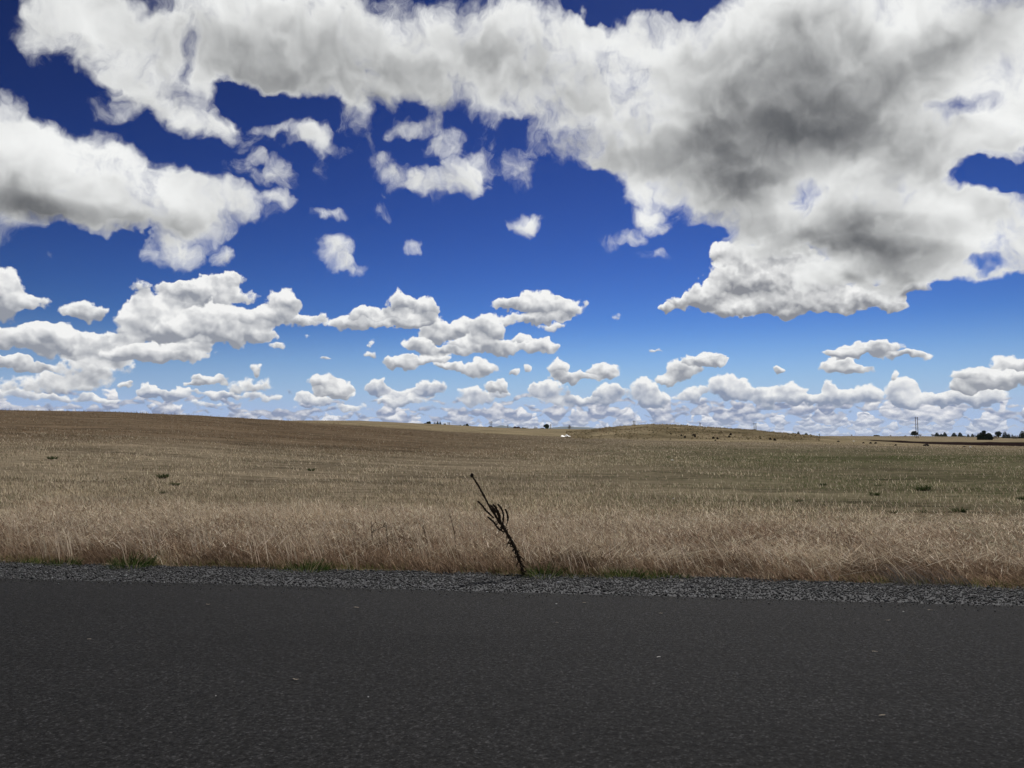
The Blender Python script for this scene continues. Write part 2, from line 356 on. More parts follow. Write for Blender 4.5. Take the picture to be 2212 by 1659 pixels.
def tag(o, label=None, cat=None, group=None, kind=None):
    if label: o['label'] = label
    if cat: o['category'] = cat
    if group: o['group'] = group
    if kind: o['kind'] = kind
    return o
def link(o, parent=None):
    C.objects.link(o)
    if parent is not None: o.parent = parent
    return o
def empty(name, loc, label, cat, group=None):
    o = bpy.data.objects.new(name, None); o.location = loc; o.empty_display_size = .2
    return tag(link(o), label, cat, group)
def npmesh(name, V, loops, starts, totals, mat, parent=None, col=None, smooth_=False, loc=None):
    me = bpy.data.meshes.new(name); V = np.asarray(V, np.float32)
    me.vertices.add(len(V)); me.vertices.foreach_set('co', V.ravel())
    me.loops.add(len(loops)); me.loops.foreach_set('vertex_index', np.asarray(loops, np.int32))
    me.polygons.add(len(starts)); me.polygons.foreach_set('loop_start', np.asarray(starts, np.int32))
    me.polygons.foreach_set('loop_total', np.asarray(totals, np.int32))
    if smooth_: me.polygons.foreach_set('use_smooth', np.ones(len(starts), bool))
    me.update(calc_edges=True)
    if col is not None:
        a = me.color_attributes.new('tint', 'FLOAT_COLOR', 'POINT')
        c4 = np.ones((len(V), 4), np.float32); c4[:, :3] = col; a.data.foreach_set('color', c4.ravel())
    me.materials.append(mat)
    o = bpy.data.objects.new(name, me)
    if loc is not None: o.location = loc
    return link(o, parent)
def pymesh(name, V, F, mat, parent=None, loc=None, smooth_=False):
    loops = [i for f in F for i in f]; tot = [len(f) for f in F]; st = np.concatenate([[0], np.cumsum(tot)[:-1]])
    return npmesh(name, V, loops, st, tot, mat, parent, None, smooth_, loc)

# ---------------------------------------------------------------- materials
def material(name):
    m = bpy.data.materials.new(name); m.use_nodes = True
    T = m.node_tree; T.nodes.clear(); X.T = T
    return m, T
def finish(T, bsdf):
    o = T.nodes.new('ShaderNodeOutputMaterial'); T.links.new(bsdf, o.inputs[0])
def principled(T, col, rough=.8, spec=.3, bump=None, strength=.3, dist=.02):
    b = T.nodes.new('ShaderNodeBsdfPrincipled'); X.put(b.inputs['Base Color'], col if not isinstance(col, tuple) else col + (1.0,))
    X.put(b.inputs['Roughness'], rough); b.inputs['Specular IOR Level'].default_value = spec
    if bump is not None:
        n = T.nodes.new('ShaderNodeBump'); n.inputs['Strength'].default_value = strength; n.inputs['Distance'].default_value = dist
        X.put(n.inputs['Height'], bump); T.links.new(n.outputs[0], b.inputs['Normal'])
    return b.outputs[0]
def objpos(T):
    g = T.nodes.new('ShaderNodeNewGeometry'); return X(g.outputs['Position'])
def attr(T, name='tint'):
    a = T.nodes.new('ShaderNodeAttribute'); a.attribute_name = name; return X(a.outputs['Color'])
def mat_blades(name, trans=.45):
    m, T = material(name); c = attr(T)
    d = T.nodes.new('ShaderNodeBsdfDiffuse'); t = T.nodes.new('ShaderNodeBsdfTranslucent')
    X.put(d.inputs[0], c); X.put(t.inputs[0], c)
    mx = T.nodes.new('ShaderNodeMixShader'); mx.inputs[0].default_value = trans
    T.links.new(d.outputs[0], mx.inputs[1]); T.links.new(t.outputs[0], mx.inputs[2]); finish(T, mx.outputs[0]); return m
def mat_plain(name, col, rough=.8, var=.25, scale=8.0, spec=.3):
    m, T = material(name); p = objpos(T); n = noise(p, scale, 4, .6, dim='3D')
    c = mix(n, tuple(v * (1 - var) for v in col), tuple(v * (1 + var) for v in col))
    finish(T, principled(T, c, rough, spec, n, .3, .01)); return m
def mat_ground():
    m, T = material('field soil and stubble'); p = objpos(T)
    r = T.nodes.new('ShaderNodeVectorRotate'); r.rotation_type = 'Z_AXIS'; X.put(r.inputs['Vector'], p); r.inputs['Angle'].default_value = YAW
    q = X(r.outputs[0])
    rows = noise(X.vm('MULTIPLY', q, (.035, .55, 0.0)), 1.0, 5, .62, dim='2D')
    rows2 = noise(X.vm('MULTIPLY', q, (.25, 2.6, 0.0)), 1.0, 4, .6, dim='2D')
    blotch = noise(q, .06, 5, .6, dim='2D'); grain = noise(q, 2.2, 5, .7, dim='2D'); fine_ = noise(q, 26, 3, .6, dim='2D')
    rows3 = noise(X.vm('MULTIPLY', q, (.10, .26, 0.0)), 1.0, 4, .7, dim='2D')
    k = -1.0 + rows3 * 1.25 + rows * .95 + rows2 * 1.0 + blotch * .25 + (grain - .5) * .9 + fine_ * .2
    c = X.vm('SCALE', attr(T), X.m('MAXIMUM', k, .2))
    d = T.nodes.new('ShaderNodeBsdfDiffuse'); X.put(d.inputs['Color'], c); d.inputs['Roughness'].default_value = .6
    n = T.nodes.new('ShaderNodeBump'); n.inputs['Strength'].default_value = .5; n.inputs['Distance'].default_value = .10
    X.put(n.inputs['Height'], grain + rows2 * .6); T.links.new(n.outputs[0], d.inputs['Normal'])
    finish(T, d.outputs[0]); return m
def mat_asphalt():
    m, T = material('asphalt'); p = objpos(T)
    r = T.nodes.new('ShaderNodeVectorRotate'); r.rotation_type = 'Z_AXIS'; X.put(r.inputs['Vector'], p); r.inputs['Angle'].default_value = YAW
    q = X(r.outputs[0])
    v = T.nodes.new('ShaderNodeTexVoronoi'); v.inputs['Scale'].default_value = 95; X.put(v.inputs['Vector'], q)
    cell = X.vm('DOT_PRODUCT', X(v.outputs['Color']), (.5, .3, .2), out=1); dist = X(v.outputs['Distance'])
    g = noise(q, 30, 5, .78, dim='3D'); g2 = noise(q, 160, 2, .6, dim='3D')
    big = noise(X.vm('MULTIPLY', q, (.25, 1.1, 1.0)), 1.1, 5, .6, dim='2D'); lanes = noise(X.vm('MULTIPLY', q, (.03, 1.3, 1.0)), 1.0, 2, .5, dim='2D')
    pat = noise(q, 7, 4, .6, dim='2D')
    stone = ss(cell, .55, .95) * .045
    pit = ss(g, .40, .58, .22, 1.20)
    k = (.70 + (big - .5) * .45 + (lanes - .5) * .30 + (pat - .5) * .35)
    c = (X.m('MULTIPLY', 0.0130 + stone * 1.0 + (g2 - .5) * .012, pit)) * k
    col = X.vm('SCALE', (1.0, 1.0, 1.03), c)
    h = g * 1.0 + (1.0 - dist) * .35
    finish(T, principled(T, col, .88, .10, h, 1.0, .007)); return m
def mat_gravel():
    m, T = material('crushed rock'); p = objpos(T)
    oi = attr(T); n = noise(p, 60, 4, .65, dim='3D')
    c = X.vm('SCALE', oi, .6 + n * .8)
    finish(T, principled(T, c, .85, .25, n, .5, .004)); return m

# ---------------------------------------------------------------- the ground
def ground_tint(x, y):
    r = np.hypot(x, y); t = x / np.maximum(y, .35 * r); n = across(x, y)
    def c(*v): return np.array(v)[None, :]
    def lerp(a, b, w): return a * (1 - w[:, None]) + b * w[:, None]
    base = np.repeat(c(.26, .213, .148), len(x), 0)
    s = (terrain(x, y) - 1.6) / r
    # left: more bare reddish soil towards the crest
    w = smooth(r, 36, 62) * smooth(-t, -.20, .22)
    base = lerp(base, c(.185, .133, .087), w * (.70 + .30 * vnoise(x / 14, y / 5, 4, 3)))
    # right: green volunteer growth between the stubble
    g = smooth(t, -.05, .45) * smooth(r, 14, 26) * smooth(-r, -120, -60)
    g = g * (.35 + .9 * vnoise(x / 18, y / 6, 14, 3))
    base = lerp(base, c(.115, .117, .062), np.clip(g, 0, 1) * .75)
    r1 = np.interp(np.clip(t, -1.3, 1.3), TT, R1)
    pale = smooth(r - r1, -12, 6) * smooth(t, -.34, -.22)
    base = lerp(base, c(.40, .325, .20), pale * (.6 + .4 * vnoise(x / 25, y / 9, 21, 3)))
    # patchy rough grass on the mound
    md = smooth(r, 150, 168) * smooth(t, .06, .13) * smooth(-t, -.47, -.40) * smooth(-r, -250, -215)
    base = lerp(base, c(.17, .135, .075), md * np.clip(vnoise(x / 5, y / 9, 31, 4) * 2.2 - .6, 0, 1) * .9)
    # ploughed dark strip and the fields beyond it
    edge = np.interp(t, [.38, .42, .47, .55, .67], [268, 258, 205, 165, 150]) + (vnoise(x / 20, y / 20, 8, 2) - .5) * 14
    pl = smooth(r, edge, edge + 4) * smooth(-r, -268, -262) * smooth(t, .37, .40)
    base = lerp(base, c(.032, .020, .018), pl)
    far = smooth(r, 300, 900); base = lerp(base, c(.27, .22, .15), far * .8)
    return base
def build_ground():
    th = np.concatenate([np.arange(-180, -60, 3.), np.arange(-60, -42, .5), np.arange(-42, 42, .2), np.arange(42, 60, .5), np.arange(60, 180, 3.)])
    rr = np.concatenate([[0.5, 3, 5, 6, 7], np.arange(7.4, 20, .2), np.geomspace(20, 320, 260)[0:], np.geomspace(330, 24000, 80)])
    A, Rr = np.meshgrid(np.radians(th), rr)
    # beyond 20 m use true range scaled so rows follow y
    x = (Rr * np.sin(A)).ravel(); y = (Rr * np.cos(A)).ravel(); z = terrain(x, y)
    V = np.stack([x, y, z], 1); nc = len(th); nr = len(rr)
    i = np.arange(nr - 1)[:, None] * nc; j = np.arange(nc)[None, :]; j2 = (j + 1) % nc
    q = np.stack([(i + j), (i + j2), (i + nc + j2), (i + nc + j)], -1).reshape(-1, 4)[:, ::-1]
    col = ground_tint(x, y)
    centre = len(V); V = np.vstack([V, [[0, 0, -.08]]]); col = np.vstack([col, col[:1]])
    tri = np.stack([np.arange(nc), (np.arange(nc) + 1) % nc, np.full(nc, centre)], 1)[:, ::-1]
    loops = np.concatenate([q.ravel(), tri.ravel()]); tot = np.concatenate([np.full(len(q), 4), np.full(len(tri), 3)])
    st = np.concatenate([[0], np.cumsum(tot)[:-1]])
    o = npmesh('ground', V, loops, st, tot, mat_ground(), None, col, True); tag(o, kind='structure')
def strip(name, n0, n1, z0, z1, mat, ns=60, s0=-260, s1=260, edge=.0, col=None, bump=0.0, dens=.12):
    s = np.concatenate([np.linspace(s0, -16, 60), np.arange(-15.9, 16, dens), np.linspace(16, s1, 60)])
    u = np.linspace(0, 1, ns); S, U = np.meshgrid(s, u, indexing='ij')
    e = (vnoise(S * 1.3, S * 0 + 3, 40, 4) - .5) * edge
    N = n0 + (n1 - n0) * U + e * U
    x, y = from_road(S, N); z = z0 + (z1 - z0) * U
    if bump: z = z + (vnoise(S * 14, N * 14, 50, 3) - .5) * bump * np.clip(U * 8, 0, 1) * np.clip((1 - U) * 6, 0, 1) + (vnoise(S * 1.2, N * 2, 51, 2) - .5) * bump * 1.6 * np.clip(U * 4, 0, 1) * np.clip((1 - U) * 4, 0, 1)
    V = np.stack([x.ravel(), y.ravel(), z.ravel()], 1); a = len(s); b = ns
    i = np.arange(a - 1)[:, None] * b + np.arange(b - 1)[None, :]; i = i.ravel()
    q = np.stack([i, i + b, i + b + 1, i + 1], 1)
    c = None if col is None else np.repeat(np.array([col]), len(V), 0)
    o = npmesh(name, V, q.ravel(), np.arange(len(q)) * 4, np.full(len(q), 4), mat, None, c, True)
    return tag(o, kind='structure')
def build_road():
    a = mat_asphalt()
    road = strip('road', -3.2, ROAD_N, 0.02, 0.0, a, ns=12, edge=.05, dens=.05)
    g = mat_gravel()
    strip('gravel_shoulder', ROAD_N - .25, VERGE_N + .35, -.03, -.075, g, ns=54, edge=.18, col=(.05, .052, .056), bump=.035, dens=.035)
    # loose crushed stones on the shoulder
    N = 115000; s = rng.uniform(-15, 15, N); n = ROAD_N - .03 + (rng.random(N) ** .9) * (VERGE_N - ROAD_N + .10)
    e = (vnoise(s * 1.3, s * 0 + 3, 40, 4) - .5) * .05; n = n + e
    size = rng.gamma(3.0, .0019, N) + .0030; size = np.minimum(size, .032)
    x, y = from_road(s, n); z = -.030 - .045 * np.clip((n - ROAD_N + .25) / 1.94, 0, 1) + size * .30 + (vnoise(s * 14, n * 14, 50, 3) - .5) * .035 + (vnoise(s * 1.2, n * 2, 51, 2) - .5) * .056 * np.clip((n - ROAD_N + .25) * 2.2, 0, 1)
    # some of it kicked up on to the asphalt
    K = 2600; s2 = rng.uniform(-14, 14, K); n2 = ROAD_N - .02 - rng.exponential(.11, K) + (vnoise(s2 * 1.3, s2 * 0 + 3, 40, 4) - .5) * .05
    s[:K] = s2; n[:K] = n2; size[:K] = rng.uniform(.003, .009, K); x, y = from_road(s, n); z[:K] = .004 + size[:K] * .4
    base = np.array([[1, 0, 0], [0, 1, 0], [-1, 0, 0], [0, -1, 0], [0, 0, .8], [0, 0, -.8]]); T8 = np.array([[0, 1, 4], [1, 2, 4], [2, 3, 4], [3, 0, 4], [1, 0, 5], [2, 1, 5], [3, 2, 5], [0, 3, 5]])
    V = base[None] * rng.uniform(.55, 1.25, (N, 6, 1)) + rng.normal(0, .12, (N, 6, 3))
    th = rng.uniform(0, 6.28, N); c, q = np.cos(th)[:, None], np.sin(th)[:, None]
    V = np.stack([V[..., 0] * c - V[..., 1] * q, V[..., 0] * q + V[..., 1] * c, V[..., 2]], -1) * size[:, None, None]
    V += np.stack([x, y, z], 1)[:, None]
    L = (T8[None] + (np.arange(N) * 6)[:, None, None]).reshape(-1)
    k = rng.random(N); lum = np.where(k > .988, rng.uniform(.35, .6, N), rng.uniform(.025, .125, N) * (1 + (k > .9)))
    lum = lum * .54; col = lum[:, None] * np.array([[.98, 1.0, 1.05]]) * rng.uniform(.94, 1.06, (N, 3)); col = np.repeat(col, 6, 0)
    o = npmesh('gravel', V.reshape(-1, 3), L, np.arange(N * 8) * 3, np.full(N * 8, 3), g, None, col)
    tag(o, 'grey crushed rock loose along the far road edge', 'gravel', kind='stuff')

# ---------------------------------------------------------------- blades
def blades(x, y, z, h, w, dirx, diry, lean, curl, col, segs=3, tipcol=None):
    """arrays -> verts, loops, starts, totals, colours; a blade is a strip narrowing to a tip"""
    N = len(x); k = segs
    L = np.stack([dirx, diry], 1)
    ang = rng.uniform(-.9, .9, N); wx, wy = np.cos(ang), np.sin(ang)       # blades show their width roughly across
    V = []; CC = []
    for i in range(k + 1):
        u = i / k
        off = (lean * u + curl * u * u)[:, None] * h[:, None] * L
        zz = z + h * u * np.sqrt(np.clip(1 - ((lean + curl * u) * .75) ** 2, .05, 1))
        cx, cy = x + off[:, 0], y + off[:, 1]
        cc = col * (1.0) if tipcol is None else col * (1 - u) + tipcol * u
        if i < k:
            ww = w * (1 - .75 * u) * .5
            V.append(np.stack([cx - wx * ww, cy - wy * ww, zz], 1)); V.append(np.stack([cx + wx * ww, cy + wy * ww, zz], 1)); CC += [cc, cc]
        else: V.append(np.stack([cx, cy, zz], 1)); CC.append(cc)
    m = len(V); V = np.stack(V, 1).reshape(-1, 3); CC = np.stack(CC, 1).reshape(-1, 3)
    b = (np.arange(N) * m)[:, None]
    quads = [np.array([[2 * i, 2 * i + 1, 2 * i + 3, 2 * i + 2]]) + b for i in range(k - 1)]
    tri = np.array([[2 * k - 2, 2 * k - 1, 2 * k]]) + b
    Q = np.concatenate(quads, 0) if quads else np.zeros((0, 4), int)
    loops = np.concatenate([Q.ravel(), tri.ravel()]); tot = np.concatenate([np.full(len(Q), 4), np.full(len(tri), 3)])
    st = np.concatenate([[0], np.cumsum(tot)[:-1]]) if len(tot) else tot
    return V, loops, st, tot, CC
def join(parts):
    V = []; Ls = []; T = []; Cc = []; o = 0
    for v, l, s, t, c in parts:
        V.append(v); Ls.append(l + o); T.append(t); Cc.append(c); o += len(v)
    T = np.concatenate(T); return np.concatenate(V), np.concatenate(Ls), np.concatenate([[0], np.cumsum(T)[:-1]]), T, np.concatenate(Cc)
def pick(cols, N, var=.18):
    cols = np.array(cols); c = cols[rng.integers(0, len(cols), N)]
    return c * rng.uniform(1 - var, 1 + var, (N, 1)) * rng.uniform(.96, 1.04, (N, 3))
TUFTS = [(150, .19, .14, 200, 'small low dark green grass tuft at the gravel, first from the left edge'),
         (297, .24, .23, 300, 'largest dark green grass tuft with pale bent blades, left part of the verge'),
         (668, .24, .19, 300, 'dense dark green grass tuft halfway between the left edge and the dead stalk'),
         (1172, .19, .20, 240, 'green grass tuft right behind the foot of the dead mullein stalk'),
         (1243, .10, .12, 90, 'very small green grass tuft just right of the dead stalk'),
         (1348, .26, .15, 260, 'wide low green grass tuft right of the dead stalk'),
         (1430, .28, .12, 220, 'flat spreading olive green grass patch beside the wide low tuft'),
         (1572, .18, .09, 80, 'faint flat green grass tuft under the leaning rust coloured grass'),
         (72, .22, .11, 150, 'thin olive green tuft nearest the left edge of the road side')]
def tuft_spots():
    out = []
    for X_, R_, *_ in TUFTS:
        u = (X_ / 2.1602 - 512) / 769.; n = VERGE_N - .06; y = n / (u * SN + CN); out.append((Vector((u * y, y, -.075)), R_))
    return out
def build_grass():
    mb = mat_blades('dry grass', .45)
    STRAW = [(.56, .47, .345), (.47, .385, .28), (.74, .66, .52), (.32, .255, .18)]
    RUST = [(.20, .135, .092), (.26, .185, .125), (.15, .10, .068), (.30, .22, .155)]
    parts = []
    def area(N, n0, n1, wide=1.0, p=1.0):
        n = n0 + (n1 - n0) * rng.random(N) ** p
        half = (.70 * n + 2.0) * wide
        s = rng.uniform(-1, 1, N) * half - n * SN * .0
        x, y = from_road(s - n * math.tan(YAW) * .0, n); return x, y, n
    def clumps(Nc, per, n0, n1, p=1.0, spread=.10):
        x, y, n = area(Nc, n0, n1, p=p)
        edge = (vnoise(along(x, y) * 1.6, n * 0 + 3, 40, 4) - .5) * .45; k = n > VERGE_N + edge
        x, y = x[k], y[k]; M = len(x); idx = np.repeat(np.arange(M), per)
        bx = x[idx] + rng.normal(0, spread, len(idx)); by = y[idx] + rng.normal(0, spread, len(idx))
        ok = across(bx, by) > VERGE_N - .12
        for q, R_ in tuft_spots(): ok &= ((bx - q.x) / R_) ** 2 + ((by - q.y) / (R_ * .8)) ** 2 > 1
        return x, y, idx[ok], bx[ok], by[ok]
    # a: low rust-brown undergrowth of the verge
    cx, cy, ix, x, y = clumps(6500, 13, VERGE_N, 13.0, 1.1, .09); N = len(x); n = across(x, y)
    cl = vnoise(cx * 1.3, cy * 1.3, 60, 3)[ix]; fade = smooth(n, VERGE_N - .2, VERGE_N + .7)
    cb = (rng.uniform(.5, 1.3, len(cx)) * (.5 + .9 * vnoise(cx * 1.1, cy * 1.6, 66, 2)))[ix]
    h = (.07 + .26 * fade * (cl * 1.5)) * rng.uniform(.5, 1.15, N)
    parts.append(blades(x, y, terrain(x, y), h, rng.uniform(.006, .012, N), -np.ones(N) + rng.normal(0, .7, N), rng.normal(0, .7, N), rng.uniform(.1, .75, N), rng.uniform(0, .5, N), pick(RUST, N, .3) * cb[:, None], 3, None))
    # b: pale bleached stems standing over it, leaning with the wind
    for Nc, per, n0, n1, hk, wk in ((5200, 15, VERGE_N + .05, 14.2, 1.0, 1.0), (4200, 9, 12.5, 17.0, .62, 1.25)):
        cx, cy, ix, x, y = clumps(Nc, per, n0, n1, .95, .085); N = len(x); n = across(x, y)
        M = len(cx); cl = vnoise(cx * .55, cy * .8, 61, 3); nf = across(cx, cy); far_edge = 14.6 - 2.7 * smooth(cx / nf, .0, .5) + (vnoise(cx * .5, cy * .5, 67, 2) - .5) * 2.0 + (2.0 if n0 > 10 else 0.0) * smooth(-cx / nf, -.2, .3)
        k = (rng.random(M) < .18 + .92 * smooth(cl, .38, .56)) & (nf < far_edge)
        ch = rng.uniform(.65, 1.25, M); cb = rng.uniform(.50, 1.35, M) * (.55 + 1.0 * vnoise(cx * 1.1, cy * 1.6, 66, 2)); wind = vnoise(cx * .5, cy * .9, 62, 2)
        cdir = rng.normal(-.45, .85, M) - smooth(cx, -1, 4) * .8; clean = rng.uniform(.0, .40, M) + smooth(cx, 0, 4) * .38 * wind * 1.6 + .15 * wind
        rn = across(cx, cy); rusty = np.clip(smooth(vnoise(cx * .8, cy * 1.2, 63, 3), .50, .70) * (1 - smooth(rn, 11, 13.5)) + smooth(vnoise(cx * .9, cy * 1.5, 68, 3), .36, .56) * (1 - smooth(rn, 9.5, 10.8)), 0, 1)
        keep = k[ix]; x, y, n, ix = x[keep], y[keep], n[keep], ix[keep]; N = len(x)
        fade = smooth(n, VERGE_N - .1, VERGE_N + 1.1)
        h = hk * (.09 + .29 * fade * (.12 + 1.35 * cl[ix])) * ch[ix] * rng.uniform(.55, 1.2, N)
        st = pick(STRAW, N, .30) * cb[ix][:, None]; rt = pick(RUST, N, .3)
        w = (rusty[ix] * .75)[:, None]; tip = st * (1 - w) + rt * 1.3 * w; tip2 = tip * .55 + rt * .45
        parts.append(blades(x, y, terrain(x, y), h, wk * rng.uniform(.004, .010, N), cdir[ix] + rng.normal(0, .45, N), rng.normal(0, .6, N), np.clip(clean[ix] + rng.uniform(-.1, .2, N), 0, 1), rng.uniform(-.1, .5, N), tip2, 3, tip))
    # feathery seed heads and side twigs: tiny short strips high in the tangle
    N = 60000; x, y, n = area(N, VERGE_N + .3, 14.0); zz = rng.uniform(.08, .42, N) * smooth(n, VERGE_N, VERGE_N + 1.0)
    parts.append(blades(x, y, terrain(x, y) + zz, rng.uniform(.03, .09, N), rng.uniform(.005, .011, N), rng.normal(-.5, 1, N), rng.normal(0, .8, N), rng.uniform(.3, 1.2, N), rng.uniform(0, .3, N), pick(STRAW + RUST, N, .3), 2))
    # long single stems, bundled, blown over to the left
    Nc = 420; cx, cy, cn = area(Nc, VERGE_N + .1, 13.2); ix = np.repeat(np.arange(Nc), 6); N = len(ix)
    x = cx[ix] + rng.normal(0, .10, N); y = cy[ix] + rng.normal(0, .10, N); ok = across(x, y) > VERGE_N; x, y, ix = x[ok], y[ok], ix[ok]; N = len(x)
    cw = (.10 + .55 * smooth(cx, .5, 4.5) * rng.uniform(.6, 1.3, Nc))[ix]; cbr = rng.uniform(.7, 1.2, Nc)[ix]
    parts.append(blades(x, y, terrain(x, y), rng.uniform(.26, .60, N), rng.uniform(.006, .011, N), -np.ones(N) + rng.normal(0, .12, N), rng.normal(0, .25, N), np.clip(cw + rng.uniform(-.1, .15, N), 0, 1), rng.uniform(.0, .35, N), pick([(.50, .41, .31), (.60, .51, .40)], N, .2) * cbr[:, None] * .75, 4, pick([(.55, .46, .35)], N, .2) * cbr[:, None]))
    # mats of flattened, bleached grass
    Nc = 240; cx, cy, cn = area(Nc, VERGE_N + .5, 14.5); sz = rng.uniform(.10, .32, Nc); ix = np.repeat(np.arange(Nc), 60); N = len(ix)
    x = cx[ix] + rng.normal(0, 1, N) * sz[ix] * 1.6; y = cy[ix] + rng.normal(0, 1, N) * sz[ix] * .7; ok = across(x, y) > VERGE_N + .15; x, y, ix = x[ok], y[ok], ix[ok]; N = len(x)
    dd = rng.normal(0, 1, Nc)[ix]
    parts.append(blades(x, y, terrain(x, y) + rng.uniform(.05, .26, N), rng.uniform(.10, .26, N), rng.uniform(.005, .010, N), dd + rng.normal(0, .5, N), rng.normal(0, .6, N), rng.uniform(.9, 1.25, N), rng.uniform(-.1, .3, N), pick([(.66, .57, .44), (.56, .47, .35), (.76, .68, .55)], N, .2), 2))
    # fallen, bleached straws
    N = 2600; x, y, n = area(N, VERGE_N + .1, 13.5); h = rng.uniform(.2, .55, N)
    d = rng.choice([-1, 1], N)
    parts.append(blades(x, y, terrain(x, y) + rng.uniform(.05, .3, N), h, rng.uniform(.004, .008, N), d + rng.normal(0, .3, N), rng.normal(0, .4, N), np.full(N, 1.1), rng.uniform(-.1, .3, N), pick([(.48, .40, .30), (.40, .33, .25)], N), 3))
    # c: short green grass creeping out at the gravel
    N = 15000; s = rng.uniform(-14, 14, N); n = VERGE_N + rng.normal(.10, .13, N)
    k = vnoise(s * .9, s * 0, 70, 3) + rng.normal(0, .06, N) > .50; s, n = s[k], n[k]; N = len(s); x, y = from_road(s, n)
    parts.append(blades(x, y, terrain(x, y) - .01, rng.uniform(.04, .13, N), rng.uniform(.004, .007, N), rng.normal(0, 1, N), rng.normal(0, 1, N), rng.uniform(.1, .7, N), rng.uniform(0, .4, N), pick([(.10, .125, .035), (.13, .14, .045), (.20, .17, .08)], N, .25), 2))
    V, L, S, Tt, Cc = join(parts)
    tag(npmesh('dry_grass', V, L, S, Tt, mb, None, Cc), 'tall dry straw and rust coloured grass along the gravel shoulder', 'grass', kind='stuff')

    # stubble of the harvested field, in drilled rows parallel to the road
    parts = []
    STUB = [(.45, .38, .27), (.54, .46, .34), (.26, .21, .145), (.62, .54, .41), (.15, .118, .080), (.20, .16, .105)]
    for (N, y0, y1, hh, ww, sg) in [(120000, 12.5, 26, .12, .010, 2), (130000, 24, 55, .13, .018, 1), (230000, 46, 125, .14, .036, 1), (40000, 110, 170, .15, .07, 1)]:
        y = np.sqrt(rng.uniform(y0 ** 2, y1 ** 2, N)); x = rng.uniform(-.74, .74, N) * y * 1.0 + rng.uniform(-2, 2, N)
        n = across(x, y); a = along(x, y); row = .36 if y0 < 50 else .9
        n = np.where(rng.random(N) < .6, np.round(n / row) * row + rng.normal(0, .05, N), n); x, y = from_road(a, n)
        t = x / y; keep = rng.random(N) < .25 + .75 * smooth(vnoise(x * .35, y * .12, 80, 4), .35, .55)
        band = vnoise(a * .035, n * .55, 84, 4); keep &= rng.random(N) < .30 + .70 * smooth(band, .38, .55)
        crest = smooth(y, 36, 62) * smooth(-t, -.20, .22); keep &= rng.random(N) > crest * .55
        keep &= n > 12.2
        r1 = np.interp(t, TT, R1); keep &= y < r1 * 1.03
        x, y, t, n, crest = x[keep], y[keep], t[keep], n[keep], crest[keep]; M = len(x)
        col = pick(STUB, M, .30) * (.62 + .75 * vnoise(x * .5, y * .25, 85, 3))[:, None]
        g = smooth(t, -.10, .45) * (.30 + .9 * vnoise(x / 18, y / 6, 14, 3)) * smooth(y, 14, 24) * smooth(-y, -120, -60) + .15
        isg = rng.random(M) < g * .8
        col[isg] = pick([(.100, .118, .050), (.130, .138, .066), (.075, .095, .038)], int(isg.sum()), .25)
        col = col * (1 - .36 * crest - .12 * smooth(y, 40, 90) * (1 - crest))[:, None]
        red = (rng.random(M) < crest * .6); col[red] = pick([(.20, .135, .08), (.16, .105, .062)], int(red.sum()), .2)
        h = hh * rng.uniform(.5, 1.25, M) * np.where(isg, .75, 1)
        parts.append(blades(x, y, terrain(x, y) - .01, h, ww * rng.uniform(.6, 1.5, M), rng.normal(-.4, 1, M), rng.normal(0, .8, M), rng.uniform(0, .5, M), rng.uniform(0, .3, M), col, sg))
    V, L, S, Tt, Cc = join(parts)
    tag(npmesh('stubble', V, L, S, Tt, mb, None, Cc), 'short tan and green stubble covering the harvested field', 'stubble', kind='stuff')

def build_haze():
    lo, hi = -62.0, 262.0; a = 25500.0
    V = [(x, y, z) for x in (-a, a) for y in (-a, a) for z in (lo, hi)]
    F = [(0, 1, 3, 2), (4, 6, 7, 5), (0, 4, 5, 1), (2, 3, 7, 6), (0, 2, 6, 4), (1, 5, 7, 3)]
    m, T = material('hazy air'); v = T.nodes.new('ShaderNodeVolumePrincipled')
    v.inputs['Color'].default_value = (.72, .84, 1.0, 1); v.inputs['Density'].default_value = HAZE; v.inputs['Anisotropy'].default_value = .2
    o = T.nodes.new('ShaderNodeOutputMaterial'); T.links.new(v.outputs[0], o.inputs['Volume'])
    q = [i for f in F for i in f]
    tag(npmesh('haze', V, q, np.arange(6) * 4, np.full(6, 4), m), 'thin bluish air over the whole plain', 'haze', kind='stuff')
# ---------------------------------------------------------------- countable things
def tube(pts, radii, sides=6):
    pts = [Vector(p) for p in pts]; V = []; F = []
    for i, p in enumerate(pts):
        d = (pts[min(i + 1, len(pts) - 1)] - pts[max(i - 1, 0)]).normalized()
        a = d.cross(Vector((.3, 1, .2))).normalized(); b = d.cross(a)
        for k in range(sides):
            t = 2 * math.pi * k / sides; V.append(p + (a * math.cos(t) + b * math.sin(t)) * radii[i])
    for i in range(len(pts) - 1):
        for k in range(sides):
            k2 = (k + 1) % sides; F.append((i * sides + k, i * sides + k2, (i + 1) * sides + k2, (i + 1) * sides + k))
    F.append(tuple(range(sides))[::-1]); F.append(tuple((len(pts) - 1) * sides + k for k in range(sides)))
    return V, F
def merge(lst):
    V = []; F = []
    for v, f in lst:
        o = len(V); V += list(v); F += [tuple(i + o for i in q) for q in f]
    return V, F
def densify(pts, n, jit, rnd):
    out = []
    for i in range(len(pts) - 1):
        a, b = Vector(pts[i]), Vector(pts[i + 1])
        for k in range(n):
            p = a.lerp(b, k / n)
            if i or k: p = p + Vector([rnd.uniform(-jit, jit) for _ in range(3)])
            out.append(p)
    out.append(Vector(pts[-1])); return out

